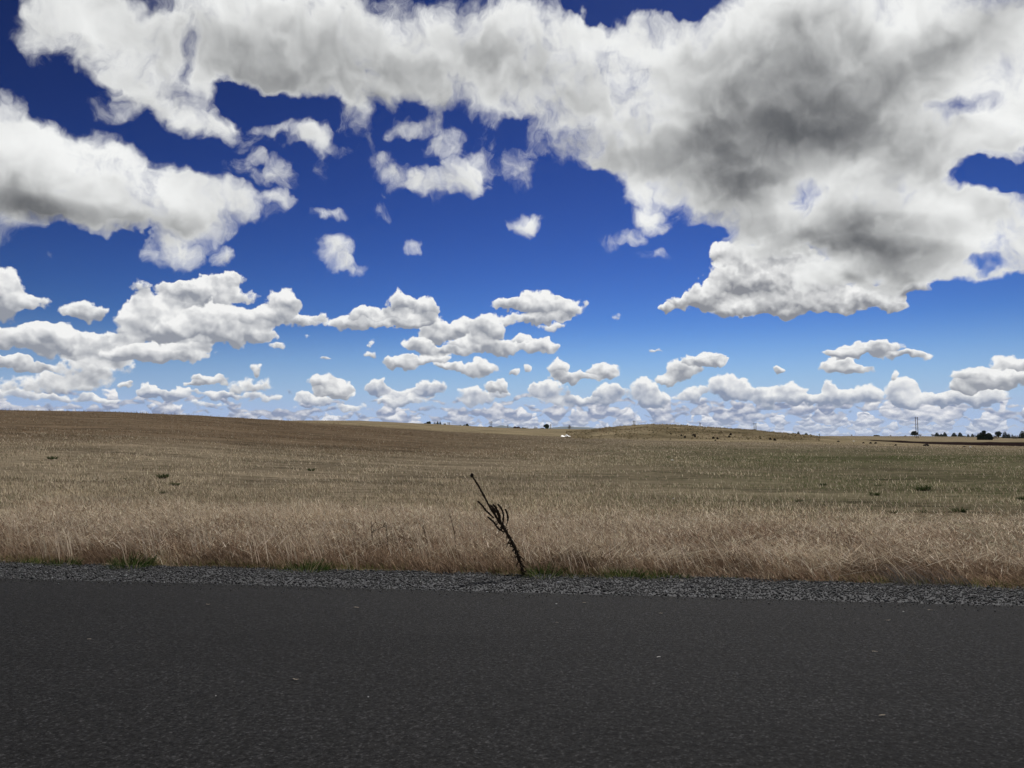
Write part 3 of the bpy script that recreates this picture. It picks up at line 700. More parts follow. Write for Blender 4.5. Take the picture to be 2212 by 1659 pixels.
def build_mullein():
    m = mat_plain('dead mullein', (.034, .024, .017), .9, .4, 60, .1); ml = mat_plain('dead leaf', (.11, .085, .06), .9, .4, 60, .1)
    rnd = random.Random(3); D = 9.30
    def P(cx, cy, dd=0.0):                       # close-up pixel -> world at the depth of the plant
        sx = 1350 + cx / 4.149; sy = 1380 + cy / 4.149
        u = (sx / 3 - 512) / 769.; v = (384 - sy / 3) / 769.; p = math.radians(PITCH)
        yy = math.cos(p) - v * math.sin(p); zz = math.sin(p) + v * math.cos(p); d = D + dd
        return Vector((u / yy * d, d, 1.6 + zz / yy * d))
    base = P(936, 1440); base.z = float(terrain(base.x, base.y)) - .03
    root = empty('mullein_stalk', base, 'dead dark brown mullein stalk leaning left at the road edge', 'dead plant')
    def add(name, VF, mat, parent=root):
        V, F = VF; return pymesh(name, [v - base for v in V], F, mat, parent, None, True)
    st = [base, P(900, 1345), P(861, 1235), P(830, 1152), P(795, 1065), P(742, 965), P(690, 880), P(640, 800), P(590, 735), P(550, 670), P(500, 590), P(460, 520), P(415, 430), P(370, 350), P(320, 265), P(272, 195)]
    st = densify(st, 4, .003, rnd); n = len(st)
    rad = [(.018 - .004 * (i / n)) * rnd.uniform(.8, 1.25) for i in range(n)]
    for i in range(n):
        if i / n > .60: rad[i] = (.0145 - .004 * ((i / n - .6) / .4)) * rnd.uniform(.82, 1.2)
    stem = add('stem', tube(st, rad, 8), m)
    knob = [P(268, 215), P(262, 195), P(264, 178), P(275, 172), P(284, 182), P(280, 200)]
    add('seed_head', tube(densify(knob, 2, .002, rnd), [.010 * rnd.uniform(.8, 1.2) for _ in range(11)], 7), m, stem)
    for pts, dd in [([(348, 510), (395, 560), (440, 620), (490, 670), (545, 722)], -.04), ([(468, 705), (505, 740), (545, 772), (575, 820), (610, 860), (665, 895)], .05),
                    ([(478, 555), (520, 575), (550, 610), (585, 655), (610, 700), (608, 745)], .06), ([(535, 552), (570, 590), (600, 640), (622, 690), (620, 735), (640, 800)], -.05),
                    ([(598, 552), (630, 590), (655, 640), (667, 690), (660, 760), (655, 830)], .09), ([(682, 610), (705, 650), (718, 700), (722, 735), (705, 800), (690, 870)], -.09),
                    ([(520, 600), (545, 640), (565, 690), (590, 740)], -.03)]:
        k = len(pts); q = [P(x, y, dd * (1 - i / (k - 1))) for i, (x, y) in enumerate(pts)]
        q = densify(q, 5, .002, rnd); L = len(q)
        thin = 610 < pts[0][0]
        r = [(.0105 * (.65 + .6 * math.sin(min(1, i / L * 1.6 + .25) * math.pi * .7)) * (1 if i / L < .62 or not thin else .45)) * rnd.uniform(.7, 1.3) for i in range(L)]
        add('seed_spike', tube(q, r, 6), m)
    # withered, curled leaves clinging to the lower stalk
    for i in range(96):
        t = rnd.uniform(.0, .56) ** 1.1; p = st[int(t * (n - 1))] + Vector((rnd.uniform(-.012, .012), rnd.uniform(-.012, .012), 0))
        side = rnd.choice([-1, -1, 1]); L = rnd.uniform(.022, .060) * (1.7 if t < .16 else 1)
        d = Vector((side * rnd.uniform(.2, 1), rnd.uniform(-.9, .6), rnd.uniform(-.7, .6))).normalized(); curl = Vector((-side * rnd.uniform(-.3, .9), 0, rnd.uniform(-1.6, .5)))
        q = [p + d * L * (k / 5) + curl * L * (k / 5) ** 2 for k in range(6)]
        w = rnd.uniform(.007, .014); V = []; F = []; tw = Vector((rnd.uniform(-.7, .7), rnd.uniform(-.5, .5), rnd.uniform(.3, 1))).normalized()
        for k, c in enumerate(q):
            ww = w * math.sin(math.pi * (k + .7) / 6.4); o = (tw + Vector((rnd.uniform(-.3, .3), 0, rnd.uniform(-.3, .3)))) * ww; o2 = Vector((0, ww * .7, 0)); V += [c + o, c + o2, c - o]
        for k in range(5): F += [(3 * k, 3 * k + 1, 3 * k + 4, 3 * k + 3), (3 * k + 1, 3 * k + 2, 3 * k + 5, 3 * k + 4)]
        add('leaf', (V, F), m if rnd.random() < .7 else ml)

def one_blades(name, base, mat, N, R, h0, h1, w0, w1, cols, lean=(.2, .9), curl=(0, .5), segs=4, parent=None, dirx=None, ell=1.0):
    z_off = 0
    a = rng.uniform(0, 2 * math.pi, N); r = R * np.sqrt(rng.random(N))
    x = base.x + np.cos(a) * r * ell; y = base.y + np.sin(a) * r * .7
    dx = np.cos(a) * 1.0 + rng.normal(0, .25, N) if dirx is None else dirx + rng.normal(0, .25, N)
    V, L, S, T, Cc = blades(x, y, terrain(x, y) - .005, rng.uniform(h0, h1, N), rng.uniform(w0, w1, N), dx, np.sin(a) + rng.normal(0, .25, N), rng.uniform(*lean, N), rng.uniform(*curl, N), pick(cols, N, .25), segs)
    V = V - np.array(base)[None]
    return npmesh(name, V, L, S, T, mat, parent, Cc, False, None if parent else base)

GREEN = [(.045, .075, .020), (.065, .10, .030), (.025, .042, .012), (.13, .15, .06)]
def build_small_plants():
    mb = mat_blades('green grass', .25); md = mat_blades('dark weed', .15)
    for (X_, R_, h, N, lab), (p, R) in zip(TUFTS, tuft_spots()):
        root = empty('grass_tuft', p, lab, 'grass tuft', 'green grass tufts along the gravel edge')
        z0 = Vector((0, 0, 0))
        o = one_blades('green_blades', p, mb, N, R * .75, h * .5, h * 1.1, .009, .017, GREEN, (.2, 1.0), (0, .7), 4, root, None, 1.3)
        o = one_blades('dry_blades', p, mb, max(22, N // 7), R * .6, h * .6, h * 1.5, .004, .007, [(.40, .33, .22), (.30, .24, .16)], (.2, .9), (.1, .9), 5, root)
    # dark leafy weeds out in the stubble
    weeds = [(1890, 1070, 20), (1896, 1051, 14), (1995, 1060, 30), (2205, 1079, 16), (2074, 1106, 26), (1994, 1108, 20), (1930, 1109, 16), (1726, 1084, 14), (1777, 1049, 14), (1722, 1143, 20),
             (266, 1037, 14), (351, 1033, 24), (377, 1049, 18), (351, 1066, 12), (113, 992, 18), (672, 1017, 14)]
    side = {True: 'right', False: 'left'}
    labs = ['dark weed clump, lower of two stacked left of the widest right hand clump', 'small dark weed clump just above another in the right half of the field', 'widest dark green weed clump in the stubble on the right',
            'dark weed clump at the right edge of the field', 'dark green weed with spreading leaves, nearest weed on the far right', 'dark weed left of the nearest right hand weed, same distance', 'faint weed clump, leftmost of the three nearest on the right',
            'small green weed clump alone near the middle right of the field', 'tiny dark weed farthest back in the right half of the field', 'olive weed at the back of the tall verge grass right of centre',
            'small green weed in the stubble on the left, farthest left of the near group', 'widest green weed clump in the left half of the field', 'green weed just right of and below the widest left hand clump', 'small weed below the widest left hand clump',
            'flat green weed patch far back near the left edge of the field', 'tiny dark weed alone in the stubble left of the dead stalk']
    for (X_, Y_, w), lab in zip(weeds, labs):
        p, _ = hit(X_ * 3072 / 2212, Y_ * 3072 / 2212); R = w / 2.16 / 769 * p.y * .38
        o = one_blades('field_weed', p, md, 130, R, R * .7, R * 1.5, R * .12, R * .28, [(.060, .085, .030), (.085, .105, .045), (.040, .055, .022)], (.3, 1.1), (0, .5), 3)
        tag(o, lab, 'weed', 'dark weeds in the stubble field')
    # dead brush and a pale clump on the right
    p, _ = hit(2800, 1752)
    o = one_blades('dead_brush', p, md, 420, .34, .10, .30, .004, .008, [(.17, .155, .15), (.12, .11, .105), (.24, .22, .21)], (.4, 1.2), (0, .4), 4, None, -1.2, 1.25)
    tag(o, 'ashy grey dead brush lying on the gravel edge at the right', 'dead brush')
    p, _ = hit(3035, 1660)
    o = one_blades('grass_clump', p, mb, 380, .30, .25, .52, .004, .007, [(.24, .25, .17), (.30, .29, .20), (.18, .19, .12)], (.3, .9), (0, .5), 4, None, -1.2, 1.3)
    tag(o, 'pale grey green leaning grass clump at the right edge of the verge', 'grass clump')
    # dark upright stalks in the tall grass; close-up coordinates of the photograph
    m = mat_plain('dead stalk', (.035, .024, .018), .9, .3, 60, .1)
    def c5(x, y): return 2272 + x / 2.765, 1450 + y / 2.765
    def c7(x, y): return 1000 + x / 5.53, 1450 + y / 5.53
    sts = [(c5, [(628, 660), (624, 560), (610, 400)], 'leftmost of the five dark upright stalks right of centre'),
           (c5, [(690, 770), (672, 600), (650, 395)], 'tallest dark stalk, second of the five upright ones'),
           (c5, [(736, 690), (733, 580), (738, 480)], 'short dark stalk, third of the five upright ones'),
           (c5, [(752, 710), (756, 560), (762, 430)], 'dark straight stalk, fourth of the five upright ones'),
           (c5, [(945, 790), (910, 640), (892, 450)], 'bent dark stalk, rightmost of the five upright ones'),
           (c5, [(1425, 690), (1390, 590), (1340, 480)], 'thin dark stalk leaning left, near the grey dead brush'),
           (c7, [(650, 940), (636, 800), (630, 620)], 'thin dark stalk upright in the grass left of the mullein'),
           (c7, [(905, 1110), (890, 880), (885, 700), (800, 735), (690, 785), (640, 800)], 'dark stalk bent over to the left at its top, left of the mullein'),
           (c7, [(2020, 860), (1975, 680), (1905, 425)], 'dark leaning stalk between the bent stalk and the mullein'),
           (c5, [(440, 770), (425, 700), (380, 600)], 'dark stalk leaning left in rust coloured grass right of centre'),
           (c7, [(1560, 1000), (1520, 850), (1490, 700)], 'short dark stalk leaning left near the foot of the grass, left of the mullein')]
    rnd = random.Random(5)
    for fn, pts, lab in sts:
        D = 10.5; q = []
        for x, y in pts:
            sx, sy = fn(x, y); u = (sx / 3 - 512) / 769.; v = (384 - sy / 3) / 769.; p = math.radians(PITCH)
            yy = math.cos(p) - v * math.sin(p); zz = math.sin(p) + v * math.cos(p)
            q.append(Vector((u / yy * D, D, 1.6 + zz / yy * D)))
        b = Vector((q[0].x + .01, D, float(terrain(q[0].x, D)) - .02))
        q = [b] + ([q[0]] if q[0].z > b.z + .03 else []) + q[1:]
        q = densify(q, 5, .004, rnd); L = len(q)
        V, F = tube(q, [.0055 * (1 - .55 * i / L) for i in range(L)], 5)
        tw = []
        for k in range(5):
            i = rnd.randrange(L // 3, L - 1); e = q[i] + Vector((rnd.uniform(-.07, .07), rnd.uniform(-.05, .05), rnd.uniform(.03, .09))); tw.append(tube([q[i], e], [.0025, .0015], 4))
        V, F = merge([(V, F)] + tw)
        o = pymesh('dry_stalk', [v - b for v in V], F, m, None, b, True); tag(o, lab, 'dry stalk', 'dark stalks standing in the verge grass')

def build_debris():
    pale = mat_plain('dry leaf', (.27, .23, .18), .8, .3, 80); white = mat_plain('white chip', (.62, .62, .60), .7, .15, 80); dark = mat_plain('dark chip', (.02, .018, .016), .8, .3, 80)
    rnd = random.Random(9)
    items = [(267, 1962, 15, pale, 'curled pale leaf on the asphalt, farthest left'), (885, 2092, 24, pale, 'long thin straw bit on the asphalt, lower left of centre'), (819, 2080, 20, dark, 'dark twig scrap on the asphalt beside the long straw bit'),
             (1976, 2019, 15, white, 'whitish curled leaf on the asphalt below the right half of the verge'), (1671, 1907, 10, pale, 'tiny pale chip on the asphalt under the centre of the verge'), (2625, 2001, 18, pale, 'bent straw bit on the asphalt in the right quarter'),
             (2648, 2208, 26, pale, 'longest straw bit, nearest the viewer at the lower right'), (2711, 1871, 9, white, 'bright white pebble on the asphalt at the right'), (2667, 1900, 16, pale, 'thin straw bit just below the bright white pebble'),
             (1983, 1878, 14, pale, 'bent pale straw bit on the asphalt right of centre near the gravel'), (1069, 1858, 22, pale, 'thin flat straw bit on the asphalt left of centre near the gravel'), (1669, 1846, 9, white, 'pale chip near the gravel, left one of a close pair'),
             (1753, 1843, 13, pale, 'flat straw bit near the gravel, right one of a close pair'), (622, 1849, 17, pale, 'short straw bit near the gravel in the left quarter'), (646, 2143, 6, white, 'tiny white speck of stone at the lower left'), (1104, 2146, 7, white, 'tiny white speck of stone near the bottom, left of centre'),
             (2790, 1866, 16, pale, 'faint straw bit near the gravel at the far right')]
    for sx, sy, w, mt, lab in items:
        p, _ = hit(sx, sy); p.z = .021 - .002 * 0
        # the road lies just above z = 0
        d = (p.y); u = (sx / 3 - 512) / 769.
        nn = across(p.x, p.y); p.z = .02 * (1 - (nn + 3.2) / (ROAD_N + 3.2)) + .002
        L = w / 3 / 769 * d * .85
        if mt is white and w < 12:
            base = [(1, 0, 0), (0, 1, 0), (-1, 0, 0), (0, -1, 0), (0, 0, .7), (0, 0, -.2)]
            V = [Vector(b) * L * .5 * rnd.uniform(.7, 1.1) for b in base]; F = [(0, 1, 4), (1, 2, 4), (2, 3, 4), (3, 0, 4), (1, 0, 5), (2, 1, 5), (3, 2, 5), (0, 3, 5)]
            o = pymesh('pebble', V, F, mt, None, p + Vector((0, 0, L * .1))); tag(o, lab, 'pebble', 'bits lying on the road')
        else:
            k = 8; V = []; F = []; an = rnd.uniform(-.35, .35); bend = rnd.uniform(-.5, .5)
            for i in range(k):
                t = i / (k - 1) - .5; c = Vector((t * L * math.cos(an), t * L * math.sin(an) * 1.5 + bend * L * t * t * 3, .003 + .003 * abs(math.sin(t * 9 + an * 9))))
                ww = L * .11 * math.cos(t * 2.6); th = .0016
                V += [c + Vector((0, ww, .003)), c + Vector((0, -ww, .003)), c + Vector((0, -ww, .003 - th)), c + Vector((0, ww, .003 - th))]
            for i in range(k - 1):
                a = 4 * i; F += [(a + q, a + (q + 1) % 4, a + 4 + (q + 1) % 4, a + 4 + q) for q in range(4)]
            F += [(3, 2, 1, 0), (4 * k - 4, 4 * k - 3, 4 * k - 2, 4 * k - 1)]
            o = pymesh('straw_bit' if mt is not dark else 'twig', V, F, mt, None, p); tag(o, lab, 'straw bit' if mt is not dark else 'twig', 'bits lying on the road')

# ---------------------------------------------------------------- trees
def crown_mesh(rnd, H, W, kind, n):
    """leaf clumps filling the crown; flat quads of varying size"""
    V = []; F = []
    lobes = [(rnd.uniform(-.5, .5), rnd.uniform(-.5, .5), rnd.uniform(.35, .9), rnd.uniform(.25, .5)) for _ in range(9)]
    for _ in range(n):
        if kind == 'conifer':
            u = rnd.random() ** .75 * .94; tier = 1 - .22 * ((u * 7) % 1); r = W * .54 * (1.04 - u) ** .62 * tier; a = rnd.uniform(0, 6.283); rr = r * rnd.random() ** .4
            c = Vector((math.cos(a) * rr, math.sin(a) * rr, H * (.05 + .95 * u))); s = W * .10 * (1.15 - u)
        elif kind == 'spreading':
            l = rnd.choice([(-.32, 0, .42, .30), (-.05, .1, .62, .36), (.16, -.1, .50, .34), (.36, 0, .36, .26), (-.12, -.1, .30, .34), (.1, .1, .25, .34), (-.06, 0, .82, .20), (.30, .1, .62, .20), (-.30, .1, .22, .24), (.33, 0, .18, .22)])
            d = Vector([rnd.gauss(0, 1) for _ in range(3)]).normalized() * rnd.random() ** .35
            c = Vector((l[0] * W + d.x * l[3] * W * .55, l[1] * W + d.y * l[3] * W * .6, l[2] * H + d.z * l[3] * H * .55)); s = W * .05; c.z = max(c.z, H * .03)
        else:
            l = rnd.choice(lobes); d = Vector([rnd.gauss(0, 1) for _ in range(3)]).normalized() * rnd.random() ** .35
            c = Vector((l[0] * W * .6 + d.x * l[3] * W * .5, l[1] * W * .6 + d.y * l[3] * W * .5, l[2] * H * .85 + d.z * l[3] * H * .45)); s = W * (.11 if kind == 'round' else .045); c.z = min(max(c.z, H * .05), H)
        s *= rnd.uniform(.6, 1.3); a = Vector([rnd.gauss(0, 1) for _ in range(3)]).normalized(); b = a.orthogonal().normalized(); cc = a.cross(b); o = len(V)
        V += [c - b * s, c + cc * s * .7, c + b * s, c - cc * s * .7]; F.append((o, o + 1, o + 2, o + 3))
    return V, F
def build_trees():
    mk = {}
    def mat(nm, col):
        if nm not in mk:
            m, T = material(nm); p = objpos(T); n = noise(p, .8, 3, .6, dim='3D'); c = mix(n, tuple(v * .6 for v in col), tuple(v * 1.4 for v in col))
            finish(T, principled(T, c, .9, .1)); mk[nm] = m
        return mk[nm]
    bark = mat_plain('bark', (.06, .048, .038), .95, .3, 5)
    G = {'dark': ('dark needles', (.022, .034, .016)), 'green': ('leaves', (.035, .055, .022)), 'pale': ('bare twigs', (.17, .15, .12)), 'red': ('reddish brush', (.12, .075, .055)), 'olive': ('olive brush', (.10, .095, .06))}
    g1, g2, g3 = 'dark trees along the far right skyline', 'trees on the skyline left of the mound', 'small trees at the foot of the mound'
    # src x, base y, top y, width, kind, colour, distance, label, category, group
    TR = [(2743,1308,1291,17,'round','dark',700,'dark bushy evergreen at the foot of the tall twin poles','tree',g1),
     (2716,1310,1306.5,6,'round','dark',900,'tiny dark bush left of the tall twin poles','bush',g1),
     (2761,1309,1302,11,'bare','pale',700,'pale leafless bush right of the tall twin poles','bush',g1),
     (2799,1310,1301.5,13,'bare','pale',900,'pale leafless tree left of the first dark spruce','tree',g1),
     (2811,1310,1297,13,'conifer','dark',900,'dark pointed spruce, first in the row right of the twin poles','tree',g1),
     (2823.6,1310.5,1300,9,'conifer','dark',900,'small dark spruce squeezed between two larger spruces','tree',g1),
     (2834,1310.5,1296,12,'conifer','dark',900,'dark spruce with a forked top, third in the row','tree',g1),
     (2862,1312,1297.5,14,'conifer','dark',850,'dark spruce standing apart left of its twin','tree',g1),
     (2880,1313,1296.5,14,'conifer','dark',850,'dark spruce, right one of the twin spruces in mid row','tree',g1),
     (2893,1312,1306,12,'bare','pale',850,'low pale brush between the twin spruces and the small ones','bush',g1),
     (2904,1313.5,1302,9,'conifer','dark',800,'small dark spruce left of the thin pointed one','tree',g1),
     (2917,1314,1300.6,10,'conifer','dark',800,'thin pointed spruce just left of the big spreading tree','tree',g1),
     (2926,1314,1303,10,'bare','olive',800,'olive brush touching the left side of the big spreading tree','bush',g1),
     (2936,1316,1299,14,'conifer','dark',700,'dark spruce half hidden behind the big spreading tree','tree',g1),
     (2954,1327,1289.5,46,'spreading','dark',330,'big spreading dark tree at the edge of the ploughed strip','tree',g1),
     (2984,1320,1305,16,'bare','pale',420,'pale leafless brush between the big spreading tree and the blocky one','bush',g1),
     (2994,1319,1288,20,'round','dark',520,'tall blocky dark tree right of the big spreading tree','tree',g1),
     (3014.5,1321,1293,17,'conifer','dark',520,'dark tree leaning on the blocky one from the right','tree',g1),
     (3025,1321,1300,14,'conifer','dark',520,'low dark spruce right of the taller dark pair','tree',g1),
     (3037,1321,1302,9,'conifer','dark',520,'thin pointed spruce above the pale brush at the right','tree',g1),
     (3046,1322,1304,24,'bare','pale',500,'wide pale leafless brush near the right end of the row','bush',g1),
     (3044,1323,1313,14,'round','dark',480,'low dark bush in front of the pale brush at the right','bush',g1),
     (3067,1322,1291,21,'conifer','dark',500,'dark tall tree at the very right end of the row','tree',g1),
     (2285,1303,1293,19,'round','olive',520,'rounded olive bush right of the twin poles by the mound','bush',g3),
     (2379,1306,1297,7,'conifer','dark',900,'small dark tree, leftmost of the little group right of the mound','tree',g3),
     (2395,1308,1293,9,'conifer','dark',900,'darkest narrow tree of the little group right of the mound','tree',g3),
     (2408,1309,1301,7,'bare','pale',900,'pale bush beside the darkest narrow tree','bush',g3),
     (2418.6,1310.5,1298,12,'conifer','green',900,'green pointed tree in the middle of the little group','tree',g3),
     (2432,1311,1302,9,'conifer','green',900,'low green tree right of the green pointed tree','tree',g3),
     (2440,1312,1304,6,'bare','olive',900,'last small bush of the little group right of the mound','bush',g3),
     (2631,1312,1304.6,15,'round','olive',900,'lone pale bush on the flat skyline between the thin poles','bush',g3),
     (1287,1272.5,1263,14,'round','dark',620,'dark bush with a lump on top, leftmost on the skyline','tree',g2),
     (1275,1272,1269,7,'round','dark',620,'tiny dark shrub at the left foot of the leftmost dark bush','bush',g2),
     (1303,1273,1264.5,5,'conifer','dark',620,'thin dark tree at the left of the four close together','tree',g2),
     (1307.5,1273,1266,4,'conifer','dark',620,'smallest tree of the four close together','tree',g2),
     (1313,1273,1262.5,8,'conifer','dark',620,'tallest tree of the four close together','tree',g2),
     (1320.5,1273.5,1263,7,'conifer','dark',620,'right hand tree of the four close together','tree',g2),
     (1334,1274,1270,7,'round','olive',620,'faint low bush left of the short twin poles','bush',g2),
     (1381,1280,1274,6,'round','dark',640,'small dark bush, left of the two near each other','bush',g2),
     (1392,1280,1272.5,5,'round','dark',640,'narrow dark bush touching the rounded dark tree','bush',g2),
     (1401,1280.5,1270.5,11,'round','dark',640,'rounded dark tree left of the twin poles before the hills','tree',g2),
     (1473,1285,1278,15,'round','red',640,'brown brush round the foot of the twin poles before the hills','bush',g2),
     (1551.6,1288,1279,21,'round','red',640,'reddish brown dome shaped bush below the blue hills','bush',g2),
     (1572,1288,1282,14,'round','olive',640,'low grey bush right of the reddish dome shaped bush','bush',g2),
     (1581,1288,1279,6,'bare','pale',640,'pale bare sapling right of the reddish dome shaped bush','tree',g2),
     (1598,1289,1285,9,'round','green',640,'low dark shrub left of the thin dark cypress shaped tree','bush',g2),
     (1605,1289,1277,5,'conifer','dark',640,'thin dark cypress shaped tree by the small pole','tree',g2),
     (1627,1288.5,1283.5,10,'round','dark',640,'low dark bush left of the round dark green tree','bush',g2),
     (1640,1289,1270.5,19,'round','green',640,'round dark green tree, biggest on the middle skyline','tree',g2),
     (1709,1290,1270,12,'bare','pale',420,'bare pale branched tree at the left foot of the mound','tree',g2),
     (738,1262,1257,4,'round','olive',300,'tiny tree dot, leftmost on the left field crest','bush','tiny bushes on the left crest'),
     (757,1263,1259,3,'round','olive',300,'tiny bush dot, second on the left field crest','bush','tiny bushes on the left crest'),
     (795,1264.5,1259.5,5,'round','olive',300,'tiny bush dot, third on the left field crest','bush','tiny bushes on the left crest'),
     (814,1265,1259,6,'round','olive',300,'tiny bush dot, last on the left field crest','bush','tiny bushes on the left crest')]
    for i, (sx, by, ty, w, kind, colr, D, lab, cat, grp) in enumerate(TR):
        rnd = random.Random(100 + i)
        p, ztop = hit(sx, ty, D); _, zb = hit(sx, by, D); zb = min(zb, p.z); H = ztop - zb; W = w / 3 / 769 * D * (1.22 if kind != 'spreading' else 1.02)
        vis = max(0.0, hit(sx, by, D)[1] - zb) * .85       # the lower trunk is hidden by the rise in front
        base = Vector((p.x, p.y, zb))
        root = empty('pine_tree' if kind == 'conifer' else ('bush' if cat == 'bush' else 'tree'), base, lab, cat, grp)
        n = {'conifer': 650, 'round': 420, 'bare': 260, 'spreading': 2600}[kind]
        V, F = crown_mesh(rnd, H - vis, W, kind, n); nm, colv = G[colr]
        pymesh('crown', [v + Vector((0, 0, vis)) for v in V], F, mat(nm, colv), root)
        tr = [tube([(0, 0, -.5), (0, 0, vis + (H - vis) * .4), (rnd.uniform(-.03, .03) * W, 0, vis + (H - vis) * .85)], [W * .045, W * .03, W * .008], 6)]
        for k in range(6 if kind != 'bare' else 16):
            z0 = vis + (H - vis) * rnd.uniform(.15, .7); a = rnd.uniform(0, 6.28); L = W * rnd.uniform(.2, .42)
            tr.append(tube([(0, 0, z0), (math.cos(a) * L, math.sin(a) * L, z0 + (H - vis) * rnd.uniform(.08, .25))], [W * .015, W * .005], 4))
        V, F = merge(tr); pymesh('trunk', V, F, bark if kind != 'bare' else mat('bare twigs', (.17, .15, .12)), root)

def build_poles():
    wood = mat_plain('weathered pole', (.085, .072, .06), .9, .25, 2); gl = mat_plain('insulator', (.10, .11, .12), .4, .1, 2)
    # list of pole x, top y, base y, distance
    sets = [([2746.6, 2752.2], 1251, 1309, 430, 'tall twin wooden poles with a crossarm at the right skyline'),
            ([2262, 2267.6], 1268.7, 1302, 560, 'twin poles standing at the right foot of the mound'),
            ([2100], 1268, 1288, 330, 'single thick pole rising behind the mound'),
            ([1900, 1904.4], 1262, 1276, 700, 'short twin poles peeping over the top of the mound'),
            ([1652], 1272.5, 1289, 600, 'single pole with crossarm right of the round green tree'),
            ([1610], 1281, 1289, 640, 'very small pole between the cypress shaped tree and the round tree'),
            ([1523.6], 1275, 1288, 600, 'single thin pole before the blue hills'),
            ([1470.5, 1475.2], 1264, 1284, 600, 'twin poles rising from brown brush before the blue hills'),
            ([1344, 1348.4], 1266.6, 1274.5, 700, 'short faint twin poles left of the rounded dark tree'),
            ([2458], 1301, 1313, 1000, 'thin distant pole right of the little tree group'),
            ([2555], 1303.5, 1313, 1100, 'thin distant pole in the middle of the flat skyline'),
            ([2672], 1304.5, 1313, 1100, 'thin distant pole right of the lone pale bush')]
    for xs, ty, by, D, lab in sets:
        xm = sum(xs) / len(xs); p, zt = hit(xm, ty, D); _, zb = hit(xm, by, D); zb = min(zb, p.z) - .5
        base = Vector((p.x, D, zb)); H = zt - zb; root = empty('utility_pole', base, lab, 'utility pole', 'wooden power poles on the skyline')
        r = .00046 * D * (1.35 if len(xs) == 1 and D < 400 else 1)
        for x in xs:
            q, _ = hit(x, ty, D); ox = q.x - p.x
            V, F = tube([(ox, 0, 0), (ox, 0, H * .5), (ox, 0, H)], [r, r * .9, r * .75], 8); pymesh('pole', V, F, wood, root, None, True)
        span = (hit(xs[-1], ty, D)[0].x - hit(xs[0], ty, D)[0].x) / 2 + .0011 * D
        z = H - .0012 * D; a = .00016 * D
        V = [(sx * span, sy * a + r, z + sz * a) for sx in (-1, 1) for sy in (-1, 1) for sz in (-1, 1)]
        F = [(0, 1, 3, 2), (4, 6, 7, 5), (0, 4, 5, 1), (2, 3, 7, 6), (0, 2, 6, 4), (1, 5, 7, 3)]
        arm = pymesh('crossarm', V, F, wood, root)
        for sx in (-1, 0, 1):
            V, F = tube([(sx * span * .92, r, z + a), (sx * span * .92, r, z + a * 4)], [a * 1.2, a * .8], 6); pymesh('insulator', V, F, gl, arm)

